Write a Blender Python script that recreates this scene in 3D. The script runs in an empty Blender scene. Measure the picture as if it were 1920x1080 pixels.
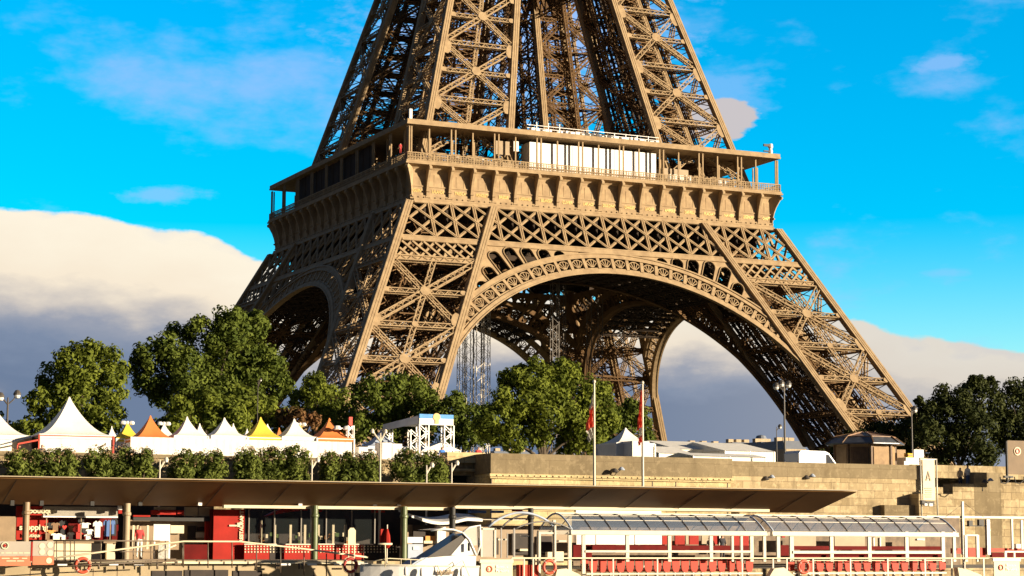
import bpy, bmesh, math, random
from mathutils import Vector, Matrix
from mathutils.geometry import tessellate_polygon
random.seed(7)
R = math.radians
scene = bpy.context.scene
col = scene.collection

# ------------------------------------------------------------------ camera
CAM = Vector((-157.5536, -338.6821, -3.9234)); YAW, PIT, ROLL, FPX = 0.434908, 0.123755, 0.003458, 3849.54
_fw = Vector((math.sin(YAW)*math.cos(PIT), math.cos(YAW)*math.cos(PIT), math.sin(PIT)))
_r0 = Vector((math.cos(YAW), -math.sin(YAW), 0)); _u0 = _r0.cross(_fw)
_rt = _r0*math.cos(ROLL)+_u0*math.sin(ROLL); _up = _u0*math.cos(ROLL)-_r0*math.sin(ROLL)
cd = bpy.data.cameras.new('camera'); co = bpy.data.objects.new('camera', cd); col.objects.link(co)
cd.sensor_width = 36; cd.lens = 36*FPX/1920; cd.clip_start = 1; cd.clip_end = 20000
m = Matrix.Identity(4)
for i in range(3):
    m[i][0], m[i][1], m[i][2], m[i][3] = _rt[i], _up[i], -_fw[i], CAM[i]
co.matrix_world = m; scene.camera = co

def at(px, py, Y):
    """world point at depth plane y=Y seen at photo pixel px,py"""
    d = _fw*FPX+_rt*(px-960)-_up*(py-540)
    return CAM+d*((Y-CAM.y)/d.y)
def azel(px, py):
    d = (_fw*FPX+_rt*(px-960)-_up*(py-540)).normalized()
    return math.atan2(d.x, d.y), math.asin(d.z)

# ------------------------------------------------------------------ light
SAZ, SEL = R(47), R(10)          # sun azimuth from -y towards +x, elevation
sdir = Vector((math.sin(SAZ)*math.cos(SEL), -math.cos(SAZ)*math.cos(SEL), math.sin(SEL)))
sl = bpy.data.lights.new('sun', 'SUN'); sl.energy = 5.0; sl.angle = R(0.5); sl.color = (1.0, 0.83, 0.60)
so = bpy.data.objects.new('sun', sl); col.objects.link(so); so.location = (0, 0, 200)
so.rotation_euler = (-sdir).to_track_quat('-Z', 'Y').to_euler()
scene.view_settings.view_transform = 'Standard'; scene.view_settings.look = 'None'
scene.view_settings.gamma = 1.0; scene.view_settings.exposure = 1.12

w = bpy.data.worlds.new('World'); scene.world = w; w.use_nodes = True
wt = w.node_tree; wt.nodes.clear()
def WN(t, **k):
    n = wt.nodes.new(t)
    for a, b in k.items(): setattr(n, a, b)
    return n
def WM(op, a, b=None, c=None):
    n = WN('ShaderNodeMath', operation=op)
    for i, v in enumerate((a, b, c)):
        if v is None: continue
        if isinstance(v, (int, float)): n.inputs[i].default_value = v
        else: wt.links.new(v, n.inputs[i])
    return n.outputs[0]
def WS(x, lo, hi, smooth=True):
    n = WN('ShaderNodeMapRange', interpolation_type='SMOOTHSTEP' if smooth else 'LINEAR')
    wt.links.new(x, n.inputs[0]); n.inputs[1].default_value = lo; n.inputs[2].default_value = hi
    return n.outputs[0]
sky = WN('ShaderNodeTexSky', sky_type='NISHITA', sun_disc=False)
sky.sun_elevation = SEL; sky.sun_rotation = math.atan2(sdir.x, sdir.y)
sky.air_density = 1.0; sky.dust_density = 0.3; sky.ozone_density = 3.0
hs = WN('ShaderNodeHueSaturation'); hs.inputs['Saturation'].default_value = 1.72; hs.inputs['Hue'].default_value = 0.494
hs.inputs['Value'].default_value = 1.0
wt.links.new(sky.outputs[0], hs.inputs['Color'])
tc = WN('ShaderNodeTexCoord'); sp = WN('ShaderNodeSeparateXYZ'); wt.links.new(tc.outputs['Generated'], sp.inputs[0])
az = WM('ARCTAN2', sp.outputs[0], sp.outputs[1]); el = WM('ARCSINE', sp.outputs[2])
cmb = WN('ShaderNodeCombineXYZ'); wt.links.new(az, cmb.inputs[0]); wt.links.new(WM('MULTIPLY', el, 2.2), cmb.inputs[1])
def WNoise(scale, detail=6, rough=.55, off=0.0, vec=None):
    n = WN('ShaderNodeTexNoise'); n.inputs['Scale'].default_value = scale; n.inputs['Detail'].default_value = detail
    n.inputs['Roughness'].default_value = rough
    v = WN('ShaderNodeVectorMath', operation='ADD'); wt.links.new(vec or cmb.outputs[0], v.inputs[0]); v.inputs[1].default_value = (off, off*1.7, off)
    wt.links.new(v.outputs[0], n.inputs['Vector']); return n.outputs[0]
def WCurve(x, pts):
    """piecewise-linear function of x through pts"""
    n = WN('ShaderNodeFloatCurve'); c = n.mapping.curves[0]
    x0, x1 = pts[0][0], pts[-1][0]; ys = [p[1] for p in pts]; y0, y1 = min(ys), max(ys)
    P = [((a-x0)/(x1-x0), (b-y0)/(y1-y0)) for a, b in pts]
    c.points[0].location = P[0]; c.points[1].location = P[-1]
    for q in P[1:-1]: c.points.new(*q)
    for q in c.points: q.handle_type = 'AUTO'
    n.mapping.update()
    wt.links.new(WS(x, x0, x1, False), n.inputs['Value'])
    return WM('MULTIPLY_ADD', n.outputs[0], y1-y0, y0)
edge_px = [(-400, 350), (0, 392), (140, 402), (250, 425), (360, 436), (480, 487), (700, 540), (1100, 560), (1400, 580), (1590, 597), (1700, 632), (1800, 642), (1920, 655), (2400, 690)]
edge = WCurve(az, [azel(*q) for q in edge_px])
n1 = WNoise(60, 5, .6); n2 = WNoise(14, 4, .5, 3.1)
edge = WM('ADD', edge, WM('ADD', WM('MULTIPLY', WM('SUBTRACT', n1, .5), .006), WM('MULTIPLY', WM('SUBTRACT', n2, .5), .008)))
dep = WM('SUBTRACT', edge, el)                 # how far below the top of the bank
bank = WS(dep, -0.0008, 0.0016)
# brightness inside the bank: sunlit crest, shadowed belly
dd = WM('ADD', dep, WM('ADD', WM('MULTIPLY', WM('SUBTRACT', n2, .5), .030), WM('MULTIPLY', WM('SUBTRACT', WNoise(45, 6, .6, 7.7), .5), .016)))
crestw = WCurve(az, [azel(-400, 0)[:1]+(1.0,), azel(480, 0)[:1]+(.95,), azel(1100, 0)[:1]+(.66,), azel(1600, 0)[:1]+(.62,), azel(2400, 0)[:1]+(.7,)])
t = WM('DIVIDE', dd, crestw)
ramp = WN('ShaderNodeValToRGB'); cr = ramp.color_ramp
cr.elements[0].position = 0.0; cr.elements[0].color = (.90, .84, .74, 1)
for p, c4 in ((.08, (1.0, .91, .74)), (.40, (.95, .83, .66)), (.56, (.62, .57, .53)), (.68, (.33, .36, .44)), (.84, (.21, .27, .39)), (1, (.16, .22, .34))):
    e = cr.elements.new(p) if p < 1 else cr.elements[len(cr.elements)-1]
    e.color = c4+(1,); e.position = p
wt.links.new(WS(t, 0.0, .075, False), ramp.inputs[0])
# pale streaks low in the grey
lowband = WM('MULTIPLY', WS(WNoise(22, 4, .5, 8.2), .55, .75), WM('MULTIPLY', WS(el, .045, .06), WM('SUBTRACT', 1, WS(el, .065, .08))))
mixl = WN('ShaderNodeMix', data_type='RGBA'); wt.links.new(WM('MULTIPLY', lowband, .55), mixl.inputs[0])
wt.links.new(ramp.outputs[0], mixl.inputs[6]); mixl.inputs[7].default_value = (.5, .47, .45, 1)
# right side crest is greyer
gr = WS(az, azel(1000, 0)[0], azel(1700, 0)[0])
mixg = WN('ShaderNodeMix', data_type='RGBA'); wt.links.new(WM('MULTIPLY', gr, .45), mixg.inputs[0])
wt.links.new(mixl.outputs[2], mixg.inputs[6]); mixg.inputs[7].default_value = (.47, .47, .50, 1)
bgS = WN('ShaderNodeBackground'); bgS.inputs[1].default_value = 0.14; wt.links.new(hs.outputs[0], bgS.inputs[0])
bgC = WN('ShaderNodeBackground'); bgC.inputs[1].default_value = 0.46; wt.links.new(mixg.outputs[2], bgC.inputs[0])
# thin high wisps, thicker towards upper left
wn = WNoise(11, 6, .55, 5.3); wn2 = WNoise(40, 5, .6, 1.3)
left = WM('SUBTRACT', 1, WS(az, azel(350, 0)[0], azel(900, 0)[0]))
thr = WM('SUBTRACT', WM('ADD', wn, WM('MULTIPLY', wn2, .22)), WM('MULTIPLY', WM('SUBTRACT', 1, WM('MULTIPLY', left, WS(el, .17, .22))), .10))
wisp = WM('MULTIPLY', WS(thr, .52, .76), .62)
def blob(px, py, rx, ry, nz=.5):
    a0, e0 = azel(px, py)
    dx = WM('DIVIDE', WM('SUBTRACT', az, a0), rx/FPX); dy = WM('DIVIDE', WM('SUBTRACT', el, e0), ry/FPX)
    r2 = WM('SQRT', WM('ADD', WM('MULTIPLY', dx, dx), WM('MULTIPLY', dy, dy)))
    r2 = WM('ADD', r2, WM('MULTIPLY', WM('SUBTRACT', n1, .5), nz*2))
    return r2
b1 = WM('SUBTRACT', 1, WS(blob(1345, 222, 85, 42, .5), .82, 1.02))
b2 = WM('MULTIPLY', WM('SUBTRACT', 1, WS(blob(1340, 185, 110, 60, .8), .4, 1.2)), .4)
b3 = WM('MULTIPLY', WM('SUBTRACT', 1, WS(blob(1765, 122, 70, 24, 1.0), .3, 1.1)), .55)
b4 = WM('MULTIPLY', WM('SUBTRACT', 1, WS(blob(310, 365, 80, 20, .9), .3, 1.1)), .5)
b5 = WM('MULTIPLY', WM('SUBTRACT', 1, WS(blob(1770, 512, 50, 12, .9), .3, 1.1)), .3)
b6 = WM('MULTIPLY', WM('SUBTRACT', 1, WS(blob(960, 70, 330, 190, .9), .35, 1.15)), .85)
hi = WM('MAXIMUM', WM('MAXIMUM', WM('MAXIMUM', wisp, b3), WM('MAXIMUM', b2, b4)), WM('MAXIMUM', b5, b6))
bgW = WN('ShaderNodeBackground'); bgW.inputs[1].default_value = 0.46; bgW.inputs[0].default_value = (.38, .57, 1, 1)
bgB = WN('ShaderNodeBackground'); bgB.inputs[1].default_value = 0.42; bgB.inputs[0].default_value = (.66, .62, .64, 1)
def WMix(fac, a, b):
    n = WN('ShaderNodeMixShader'); wt.links.new(fac, n.inputs[0]); wt.links.new(a, n.inputs[1]); wt.links.new(b, n.inputs[2]); return n.outputs[0]
s1 = WMix(hi, bgS.outputs[0], bgW.outputs[0]); s2 = WMix(b1, s1, bgB.outputs[0]); s3 = WMix(bank, s2, bgC.outputs[0])
# unseen dark dome added overhead and outside the view to weaken sky fill
away = WM('MAXIMUM', WS(el, .32, .48), WM('MAXIMUM', WS(az, .95, 1.35), WM('SUBTRACT', 1, WS(az, -.45, -.02))))
bgD = WN('ShaderNodeBackground'); bgD.inputs[0].default_value = (.34, .46, .80, 1); bgD.inputs[1].default_value = 0.06
s4 = WMix(WM('MULTIPLY', away, WM('ADD', .85, WM('MULTIPLY', n2, .2))), s3, bgD.outputs[0])
wo = WN('ShaderNodeOutputWorld'); wt.links.new(s4, wo.inputs[0])

# ------------------------------------------------------------------ materials
MATS = {}
def mat(name, colr, rough=.6, metal=0, var=.0, vscale=1.0, col2=None, bump=0, bscale=8, alpha=1, trans=0, detail=5, spec=.5, emit=0, tex='noise', mlo=.35, mhi=.65, translu=0):
    if name in MATS: return MATS[name]
    mm = bpy.data.materials.new(name); mm.use_nodes = True; nt = mm.node_tree
    b = nt.nodes['Principled BSDF']; b.inputs['Roughness'].default_value = rough; b.inputs['Metallic'].default_value = metal
    b.inputs['Specular IOR Level'].default_value = spec
    if alpha < 1: b.inputs['Alpha'].default_value = alpha
    if trans: b.inputs['Transmission Weight'].default_value = trans; b.inputs['IOR'].default_value = 1.1
    if emit: b.inputs['Emission Color'].default_value = (*colr, 1); b.inputs['Emission Strength'].default_value = emit
    if col2 is None: col2 = tuple(max(0, c*(1-var)) for c in colr)
    tcn = nt.nodes.new('ShaderNodeTexCoord'); nz = nt.nodes.new('ShaderNodeTexNoise')
    nz.inputs['Scale'].default_value = vscale; nz.inputs['Detail'].default_value = detail
    nt.links.new(tcn.outputs['Object'], nz.inputs['Vector'])
    mr = nt.nodes.new('ShaderNodeMapRange'); mr.inputs[1].default_value = mlo; mr.inputs[2].default_value = mhi
    nt.links.new(nz.outputs[0], mr.inputs[0])
    mx = nt.nodes.new('ShaderNodeMix'); mx.data_type = 'RGBA'; nt.links.new(mr.outputs[0], mx.inputs[0])
    mx.inputs[6].default_value = (*colr, 1); mx.inputs[7].default_value = (*col2, 1)
    nt.links.new(mx.outputs[2], b.inputs['Base Color'])
    if bump:
        n2_ = nt.nodes.new('ShaderNodeTexNoise'); n2_.inputs['Scale'].default_value = bscale; n2_.inputs['Detail'].default_value = 6
        nt.links.new(tcn.outputs['Object'], n2_.inputs['Vector'])
        bp_ = nt.nodes.new('ShaderNodeBump'); bp_.inputs['Strength'].default_value = bump; bp_.inputs['Distance'].default_value = .1
        nt.links.new(n2_.outputs[0], bp_.inputs['Height']); nt.links.new(bp_.outputs[0], b.inputs['Normal'])
    if translu:
        tr = nt.nodes.new('ShaderNodeBsdfTranslucent'); ms = nt.nodes.new('ShaderNodeMixShader'); ms.inputs[0].default_value = translu
        nt.links.new(mx.outputs[2], tr.inputs[0]); nt.links.new(b.outputs[0], ms.inputs[1]); nt.links.new(tr.outputs[0], ms.inputs[2])
        nt.links.new(ms.outputs[0], nt.nodes['Material Output'].inputs[0])
    mm.diffuse_color = (*colr, 1)
    MATS[name] = mm; return mm
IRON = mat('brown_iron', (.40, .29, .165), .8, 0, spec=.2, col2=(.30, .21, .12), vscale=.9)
IRON2 = mat('brown_iron_shaded', (.19, .115, .055), .85, 0, col2=(.12, .07, .035), vscale=.5, spec=.15)  # darker copy of the tower iron, shade of inner parts put into the colour
IRON3 = mat('brown_iron_deep_shade', (.045, .027, .015), .9, 0, col2=(.025, .016, .01), vscale=.6)  # near-black copy of the same iron, deep shade put into the colour
WHITE = mat('white_paint', (.80, .78, .74), .5, var=.08, vscale=2)
CANVAS = mat('white_canvas', (.82, .79, .72), .8, var=.1, vscale=1.2, bump=.2, bscale=2)
DARK = mat('near_black', (.02, .018, .016), .6)
GOLD = mat('gilt', (.52, .35, .11), .5, .2)

# ------------------------------------------------------------------ mesh helpers
class MB:
    def __init__(s): s.v = []; s.f = []
    def quad(s, *p):
        n = len(s.v); s.v.extend(tuple(q) for q in p); s.f.append(tuple(range(n, n+len(p))))
    def box(s, x0, x1, y0, y1, z0, z1):
        n = len(s.v)
        s.v.extend([(x0, y0, z0), (x1, y0, z0), (x1, y1, z0), (x0, y1, z0), (x0, y0, z1), (x1, y0, z1), (x1, y1, z1), (x0, y1, z1)])
        s.f.extend([(n, n+3, n+2, n+1), (n+4, n+5, n+6, n+7), (n, n+1, n+5, n+4), (n+1, n+2, n+6, n+5), (n+2, n+3, n+7, n+6), (n+3, n, n+4, n+7)])
    def prism(s, A, B):
        """A,B: lists of same count of points (ends); closed"""
        n = len(s.v); k = len(A); s.v.extend(tuple(q) for q in A); s.v.extend(tuple(q) for q in B)
        for i in range(k):
            j = (i+1) % k; s.f.append((n+i, n+j, n+k+j, n+k+i))
        s.f.append(tuple(range(n+k-1, n-1, -1))); s.f.append(tuple(range(n+k, n+2*k)))
    def bar(s, p, q, w, d=None, n=None, caps=True):
        p = Vector(p); q = Vector(q); a = q-p
        if a.length < 1e-5: return
        a.normalize(); d = d or w
        nn = Vector(n) if n is not None else (Vector((0, 0, 1)) if abs(a.z) < .9 else Vector((0, 1, 0)))
        u = a.cross(nn)
        if u.length < 1e-4: u = a.cross(Vector((1, 0, .2)))
        u.normalize(); v = u.cross(a); u *= w/2; v *= d/2
        k = len(s.v)
        for c in (p, q): s.v.extend([tuple(c-u-v), tuple(c+u-v), tuple(c+u+v), tuple(c-u+v)])
        s.f.extend([(k, k+1, k+5, k+4), (k+1, k+2, k+6, k+5), (k+2, k+3, k+7, k+6), (k+3, k, k+4, k+7)])
        if caps: s.f.extend([(k+3, k+2, k+1, k), (k+4, k+5, k+6, k+7)])
    def tube(s, pts, r, seg=8, r2=None):
        pts = [Vector(p) for p in pts]; n = len(pts); base = len(s.v); r2 = r if r2 is None else r2
        pu = None
        for i, p in enumerate(pts):
            a = (pts[min(i+1, n-1)]-pts[max(i-1, 0)]).normalized()
            if pu is None: pu = a.orthogonal().normalized()
            pu = (pu-a*pu.dot(a)).normalized(); pv = a.cross(pu)
            rr = r+(r2-r)*i/max(1, n-1)
            for k in range(seg):
                t_ = 2*math.pi*k/seg; s.v.append(tuple(p+pu*math.cos(t_)*rr+pv*math.sin(t_)*rr))
        for i in range(n-1):
            for k in range(seg):
                a, b = base+i*seg+k, base+i*seg+(k+1) % seg; s.f.append((a, b, b+seg, a+seg))
        s.f.append(tuple(base+k for k in range(seg-1, -1, -1))); s.f.append(tuple(base+(n-1)*seg+k for k in range(seg)))
    def lathe(s, c, prof, seg=16, axis='z'):
        base = len(s.v)
        for r_, h_ in prof:
            for k in range(seg):
                t_ = 2*math.pi*k/seg; a, b = r_*math.cos(t_), r_*math.sin(t_)
                if axis == 'z': s.v.append((c[0]+a, c[1]+b, c[2]+h_))
                elif axis == 'y': s.v.append((c[0]+a, c[1]+h_, c[2]+b))
                else: s.v.append((c[0]+h_, c[1]+a, c[2]+b))
        for i in range(len(prof)-1):
            for k in range(seg):
                a, b = base+i*seg+k, base+i*seg+(k+1) % seg; s.f.append((a, b, b+seg, a+seg))
    def torus(s, c, R1, r1, n, seg=24, sec=8):
        n = Vector(n).normalized(); u = n.orthogonal().normalized(); v = n.cross(u); c = Vector(c); base = len(s.v)
        for i in range(seg):
            a = 2*math.pi*i/seg; rad = u*math.cos(a)+v*math.sin(a)
            for k in range(sec):
                b = 2*math.pi*k/sec; s.v.append(tuple(c+rad*(R1+r1*math.cos(b))+n*(r1*math.sin(b))))
        for i in range(seg):
            for k in range(sec):
                s.f.append((base+i*sec+k, base+((i+1) % seg)*sec+k, base+((i+1) % seg)*sec+(k+1) % sec, base+i*sec+(k+1) % sec))
    def poly(s, P, holes, fn, th):
        """flat plate with holes: 2D loops mapped by fn(a,b,t) to 3D, thickness th along t"""
        loops = [[Vector((a, b, 0)) for a, b in L] for L in [P]+holes]
        tris = tessellate_polygon(loops); flat = [q for L in loops for q in L]; n = len(s.v)
        for tt in (0, th): s.v.extend(tuple(fn(q.x, q.y, tt)) for q in flat)
        N = len(flat)
        for a, b, c in tris: s.f.append((n+a, n+b, n+c)); s.f.append((n+N+c, n+N+b, n+N+a))
        o = 0
        for L in loops:
            for i in range(len(L)):
                j = (i+1) % len(L); s.f.append((n+o+i, n+o+j, n+N+o+j, n+N+o+i))
            o += len(L)
    def girder(s, p, q, w, n, d=None, c=.2, lace=.10, pitch=None, sides=True):
        """laced box girder: four chords and zigzag lacing; n = normal of the wide face"""
        p = Vector(p); q = Vector(q); a = q-p; L = a.length
        if L < .3: return
        a.normalize(); n = Vector(n); n = (n-a*n.dot(a)).normalized(); u = a.cross(n)
        c *= .82; d = d or w*.8; hw = w/2-c/2; hd = d/2-c/2
        for su in (-1, 1):
            for sn in (-1, 1): s.bar(p+u*su*hw+n*sn*hd, q+u*su*hw+n*sn*hd, c, c, n, False)
        k = max(2, int(round(L/(pitch or w*.95))))
        for i in range(k):
            p0 = p+a*(L*i/k); p1 = p+a*(L*(i+1)/k); sg = 1 if i % 2 else -1
            for sn in (-1, 1): s.bar(p0+u*sg*hw+n*sn*hd, p1-u*sg*hw+n*sn*hd, lace, .05, n, False)
            if sides:
                for su in (-1, 1): s.bar(p0+n*sg*hd+u*su*hw, p1-n*sg*hd+u*su*hw, lace, .05, u, False)
    def mesh(s, name, m_):
        me = bpy.data.meshes.new(name); me.from_pydata(s.v, [], s.f); me.materials.append(m_); me.update(); return me
    def obj(s, name, m_, parent=None, smooth=False, fix=True):
        me = s.mesh(name, m_)
        if fix and len(s.f) < 60000:
            bm = bmesh.new(); bm.from_mesh(me); bmesh.ops.recalc_face_normals(bm, faces=bm.faces); bm.to_mesh(me); bm.free()
        if smooth:
            for p_ in me.polygons: p_.use_smooth = True
        return link(name, me, parent)
def link(name, me, parent=None):
    o = bpy.data.objects.new(name, me); col.objects.link(o)
    if parent is not None: o.parent = parent
    return o
def empty(name, loc=(0, 0, 0), rz=0):
    o = bpy.data.objects.new(name, None); col.objects.link(o); o.location = loc; o.rotation_euler = (0, 0, rz); o.empty_display_size = .1; return o
def tag(o, label=None, cat=None, group=None, kind=None):
    if label: o['label'] = label
    if cat: o['category'] = cat
    if group: o['group'] = group
    if kind: o['kind'] = kind
    return o
def copy_tree(o, parent=None):
    c = o.copy(); col.objects.link(c); c.parent = parent
    if o.parent is not None and parent is not None: c.matrix_parent_inverse = o.matrix_parent_inverse
    for ch in list(o.children): copy_tree(ch, c)
    return c
def text_mesh(body, size, m_, th=.03, align='CENTER', bold=0):
    cu = bpy.data.curves.new('t', 'FONT'); cu.body = body; cu.size = size; cu.extrude = th; cu.align_x = align; cu.align_y = 'CENTER'; cu.offset = bold
    ob = bpy.data.objects.new('t', cu); col.objects.link(ob)
    dg = bpy.context.evaluated_depsgraph_get(); dg.update()
    me = bpy.data.meshes.new_from_object(ob.evaluated_get(dg)); bpy.data.objects.remove(ob); bpy.data.curves.remove(cu)
    me.materials.clear(); me.materials.append(m_); return me
def text(name, body, size, m_, loc, parent=None, rot=(math.pi/2, 0, 0), th=.02, align='CENTER', bold=0, sx=1):
    o = link(name, text_mesh(body, size, m_, th, align, bold), parent); o.location = loc; o.rotation_euler = rot; o.scale = (sx, 1, 1); return o

# ================================================================== THE TOWER
A0, SLP = 60.232, 0.49646
def h(z): return A0-SLP*z
def hi_(z): return h(z)-15.0
def hu(z): return 29.1-.285*(z-66)
def hiu(z): return 14.2-.18*(z-66)
KS = math.sqrt(1+SLP*SLP)
tower = empty('iron_tower')
tag(tower, 'huge brown iron lattice tower on four arched legs with a gallery on its first floor', 'tower')
def FP(x, z, t=0.0): return Vector((x, -h(z)+t, z))         # front face plane, t metres inwards
def AP(r, th, t=0.0, xo=0.0):                               # arch polar coordinates in the slanted face plane
    s_ = 6.1+r*math.cos(th); return FP(r*math.sin(th)+xo, s_/KS, t)
NF = Vector((0, -1, -SLP)).normalized()*1.0                  # outward-ish normal of front plane
NF = Vector((0, -math.cos(math.atan(SLP)), -math.sin(math.atan(SLP))))*-1
NF = Vector((0, -1/KS, SLP/KS))
def rail(mb, P, z0, z1, w, n=1):
    """sheared square rail following P(z) with proud flange strips on its faces"""
    a, b = P(z0), P(z1); c = w/2
    def sec(p, x0, x1, y0, y1): return [p+Vector((x0, y0, 0)), p+Vector((x1, y0, 0)), p+Vector((x1, y1, 0)), p+Vector((x0, y1, 0))]
    mb.prism(sec(a, -c, c, -c, c), sec(b, -c, c, -c, c))
    e = .06; s_ = w*.27
    for o in (-c+s_*.5, 0, c-s_*.5):
        for sg in (-1, 1):
            y0, y1 = sorted((sg*c, sg*(c+e)))
            mb.prism(sec(a, o-s_/2, o+s_/2, y0, y1), sec(b, o-s_/2, o+s_/2, y0, y1))
            mb.prism(sec(a, y0, y1, o-s_/2, o+s_/2), sec(b, y0, y1, o-s_/2, o+s_/2))
def gusset(mb, c, a, u, n, la, lu, th=.12, tilt=0):
    """octagonal plate centred c, half sizes la along a, lu along u"""
    a = a.normalized(); n = n.normalized(); u = n.cross(a).normalized() if u is None else u.normalized()
    k = .45; P = [(-1, -k), (-k, -1), (k, -1), (1, -k), (1, k), (k, 1), (-k, 1), (-1, k)]
    q = [c+a*x*la+u*y*lu for x, y in P]
    mb.prism([p+n*th/2 for p in q], [p-n*th/2 for p in q])
def brace_face(mb, A, B, n, zn, w=.95, c=.2, sides=True, median=True, gus=True, skip_top=False):
    for i in range(len(zn)-1):
        z0, z1 = zn[i], zn[i+1]; zm = (z0+z1)/2
        a0, a1, b0, b1, am, bm_ = A(z0), A(z1), B(z0), B(z1), A(zm), B(zm)
        off = n*.02
        mb.girder(a0, b1, w, n, c=c, sides=sides); mb.girder(b0+n*.05, a1+n*.05, w, n, c=c, sides=sides)
        mb.girder(am, bm_, w*.9, n, c=c*.9, sides=sides)
        if not (skip_top and i == 0): mb.girder(a0, b0, w, n, c=c, sides=sides)
        if median: mb.girder((a0+b0)/2, (a1+b1)/2, w*.85, n, c=c*.9, sides=sides)
        if gus:
            # crossing point of the two diagonals
            wa, wb = (a0-b0).length, (a1-b1).length; f = wa/(wa+wb); X = a0.lerp(b1, f)
            gusset(mb, X+n*w*.45, a1-a0, None, n, .8, .8)
            for P0, P1, Q in ((a1, a0, b1), (b1, b0, a1)):
                dirr = (P1-P0).normalized(); inn = (Q-P0).normalized()
                cc = P0+(inn-dirr*inn.dot(dirr)).normalized()*.95+dirr*.9+n*w*.42
                gusset(mb, cc, dirr, None, n, 1.25, .62)
            for P0, Q in ((am, bm_), (bm_, am)):
                inn = (Q-P0).normalized(); gusset(mb, P0+inn*.95+n*w*.42, inn, None, n, .5, .42)
        i0 = (a1+b1)/2
        if median and gus: gusset(mb, i0+n*w*.42, a1-b1, None, n, .5, .5)
ZL = [40.75, 29.5, 18.0, 6.5]
def leg_meshes():
    r = MB()
    for i in (0, 1):
        for j in (0, 1):
            rail(r, lambda z: Vector((-(h(z)-15*i), -(h(z)-15*j), z)), 3.5, 51.0, 1.25)
    rails = r.mesh('leg', IRON)
    P = lambda i, j: (lambda z: Vector((-(h(z)-15*i), -(h(z)-15*j), z)))
    tx = Vector((-1/KS, 0, SLP/KS)); out = []
    panels = [('front', P(0, 0), P(1, 0), NF, True), ('side', P(0, 0), P(0, 1), tx, True), ('back', P(0, 1), P(1, 1), NF, False), ('inner', P(1, 0), P(1, 1), tx, False)]
    meshes = []
    for nm, A, B, n, o in panels:
        mb = MB(); brace_face(mb, A, B, n, ZL, w=1.0 if o else .9, sides=o)
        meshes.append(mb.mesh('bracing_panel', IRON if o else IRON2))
    # interior: lift rails, stair flights and diaphragm girders
    mb = MB()
    C = lambda fx, fy: (lambda z: Vector((-(h(z)-15*fx), -(h(z)-15*fy), z)))
    for fx, fy in ((.36, .36), (.64, .36), (.36, .64), (.64, .64)):
        mb.girder(C(fx, fy)(4), C(fx, fy)(56), .8, NF, c=.22, pitch=.9)
    for z in (40.75, 35.1, 29.5, 23.7, 18, 12, 6.5):
        a, b, c_, d = P(0, 0)(z), P(1, 0)(z), P(1, 1)(z), P(0, 1)(z)
        for p, q in ((a, c_), (b, d)): mb.girder(p, q, .7, Vector((0, 0, 1)), c=.2, pitch=.8)
        for f in (.36, .64):
            mb.girder(a.lerp(b, f), d.lerp(c_, f), .6, Vector((0, 0, 1)), c=.16); mb.girder(a.lerp(d, f), b.lerp(c_, f), .6, Vector((0, 0, 1)), c=.16)
    z = 5.0; k = 0
    while z < 55:       # zigzag stair flights with handrails
        z2 = z+1.9
        for fx0, fx1, fy in ((.40, .60, .50), ):
            p, q = C(fx0 if k % 2 else fx1, fy)(z), C(fx1 if k % 2 else fx0, fy)(z2)
            mb.bar(p, q, 1.1, .12, (0, 0, 1)); mb.bar(p+Vector((0, -.5, 1)), q+Vector((0, -.5, 1)), .08); mb.bar(p+Vector((0, .5, 1)), q+Vector((0, .5, 1)), .08)
            for e in range(5):
                x_ = p.lerp(q, e/4); mb.bar(x_+Vector((0, -.5, 0)), x_+Vector((0, -.5, 1)), .06); 
        mb.box(q.x-1.2, q.x+1.2, q.y-1.2, q.y+1.2, q.z-.1, q.z); z = z2; k += 1
    rr = random.Random(3)
    zs = [6.5+i*2.85 for i in range(17)]
    for i in range(len(zs)-1):   # secondary bracing around the lift shaft
        z0, z1 = zs[i], zs[i+1]
        cs = [(.36, .36), (.64, .36), (.64, .64), (.36, .64)]
        for e in range(4):
            (a, b), (c_, d) = cs[e], cs[(e+1) % 4]
            mb.bar(C(a, b)(z0), C(c_, d)(z1), .16); mb.bar(C(c_, d)(z0), C(a, b)(z1), .16); mb.bar(C(a, b)(z0), C(c_, d)(z0), .2)
        # struts out to the leg rails
        for (i1, j1), (fx, fy) in (((0, 0), (.36, .36)), ((1, 0), (.64, .36)), ((1, 1), (.64, .64)), ((0, 1), (.36, .64))):
            mb.bar(P(i1, j1)(z0), C(fx, fy)(z1), .14); mb.bar(P(i1, j1)(z1), C(fx, fy)(z0), .12)
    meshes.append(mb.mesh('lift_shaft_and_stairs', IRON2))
    # masonry foot
    return rails, meshes
def place_legs(rails, meshes, names, ks=(0, 1, 2, 3)):
    for k in ks:
        o = link(rails.name.split('.')[0], rails, tower); o.rotation_euler = (0, 0, k*math.pi/2)
        for me, nm in zip(meshes, names): link(nm, me, o)
LN = ['bracing_panel']*4+['lift_shaft_and_stairs']
rl, ms_ = leg_meshes(); place_legs(rl, ms_, LN)

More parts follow.
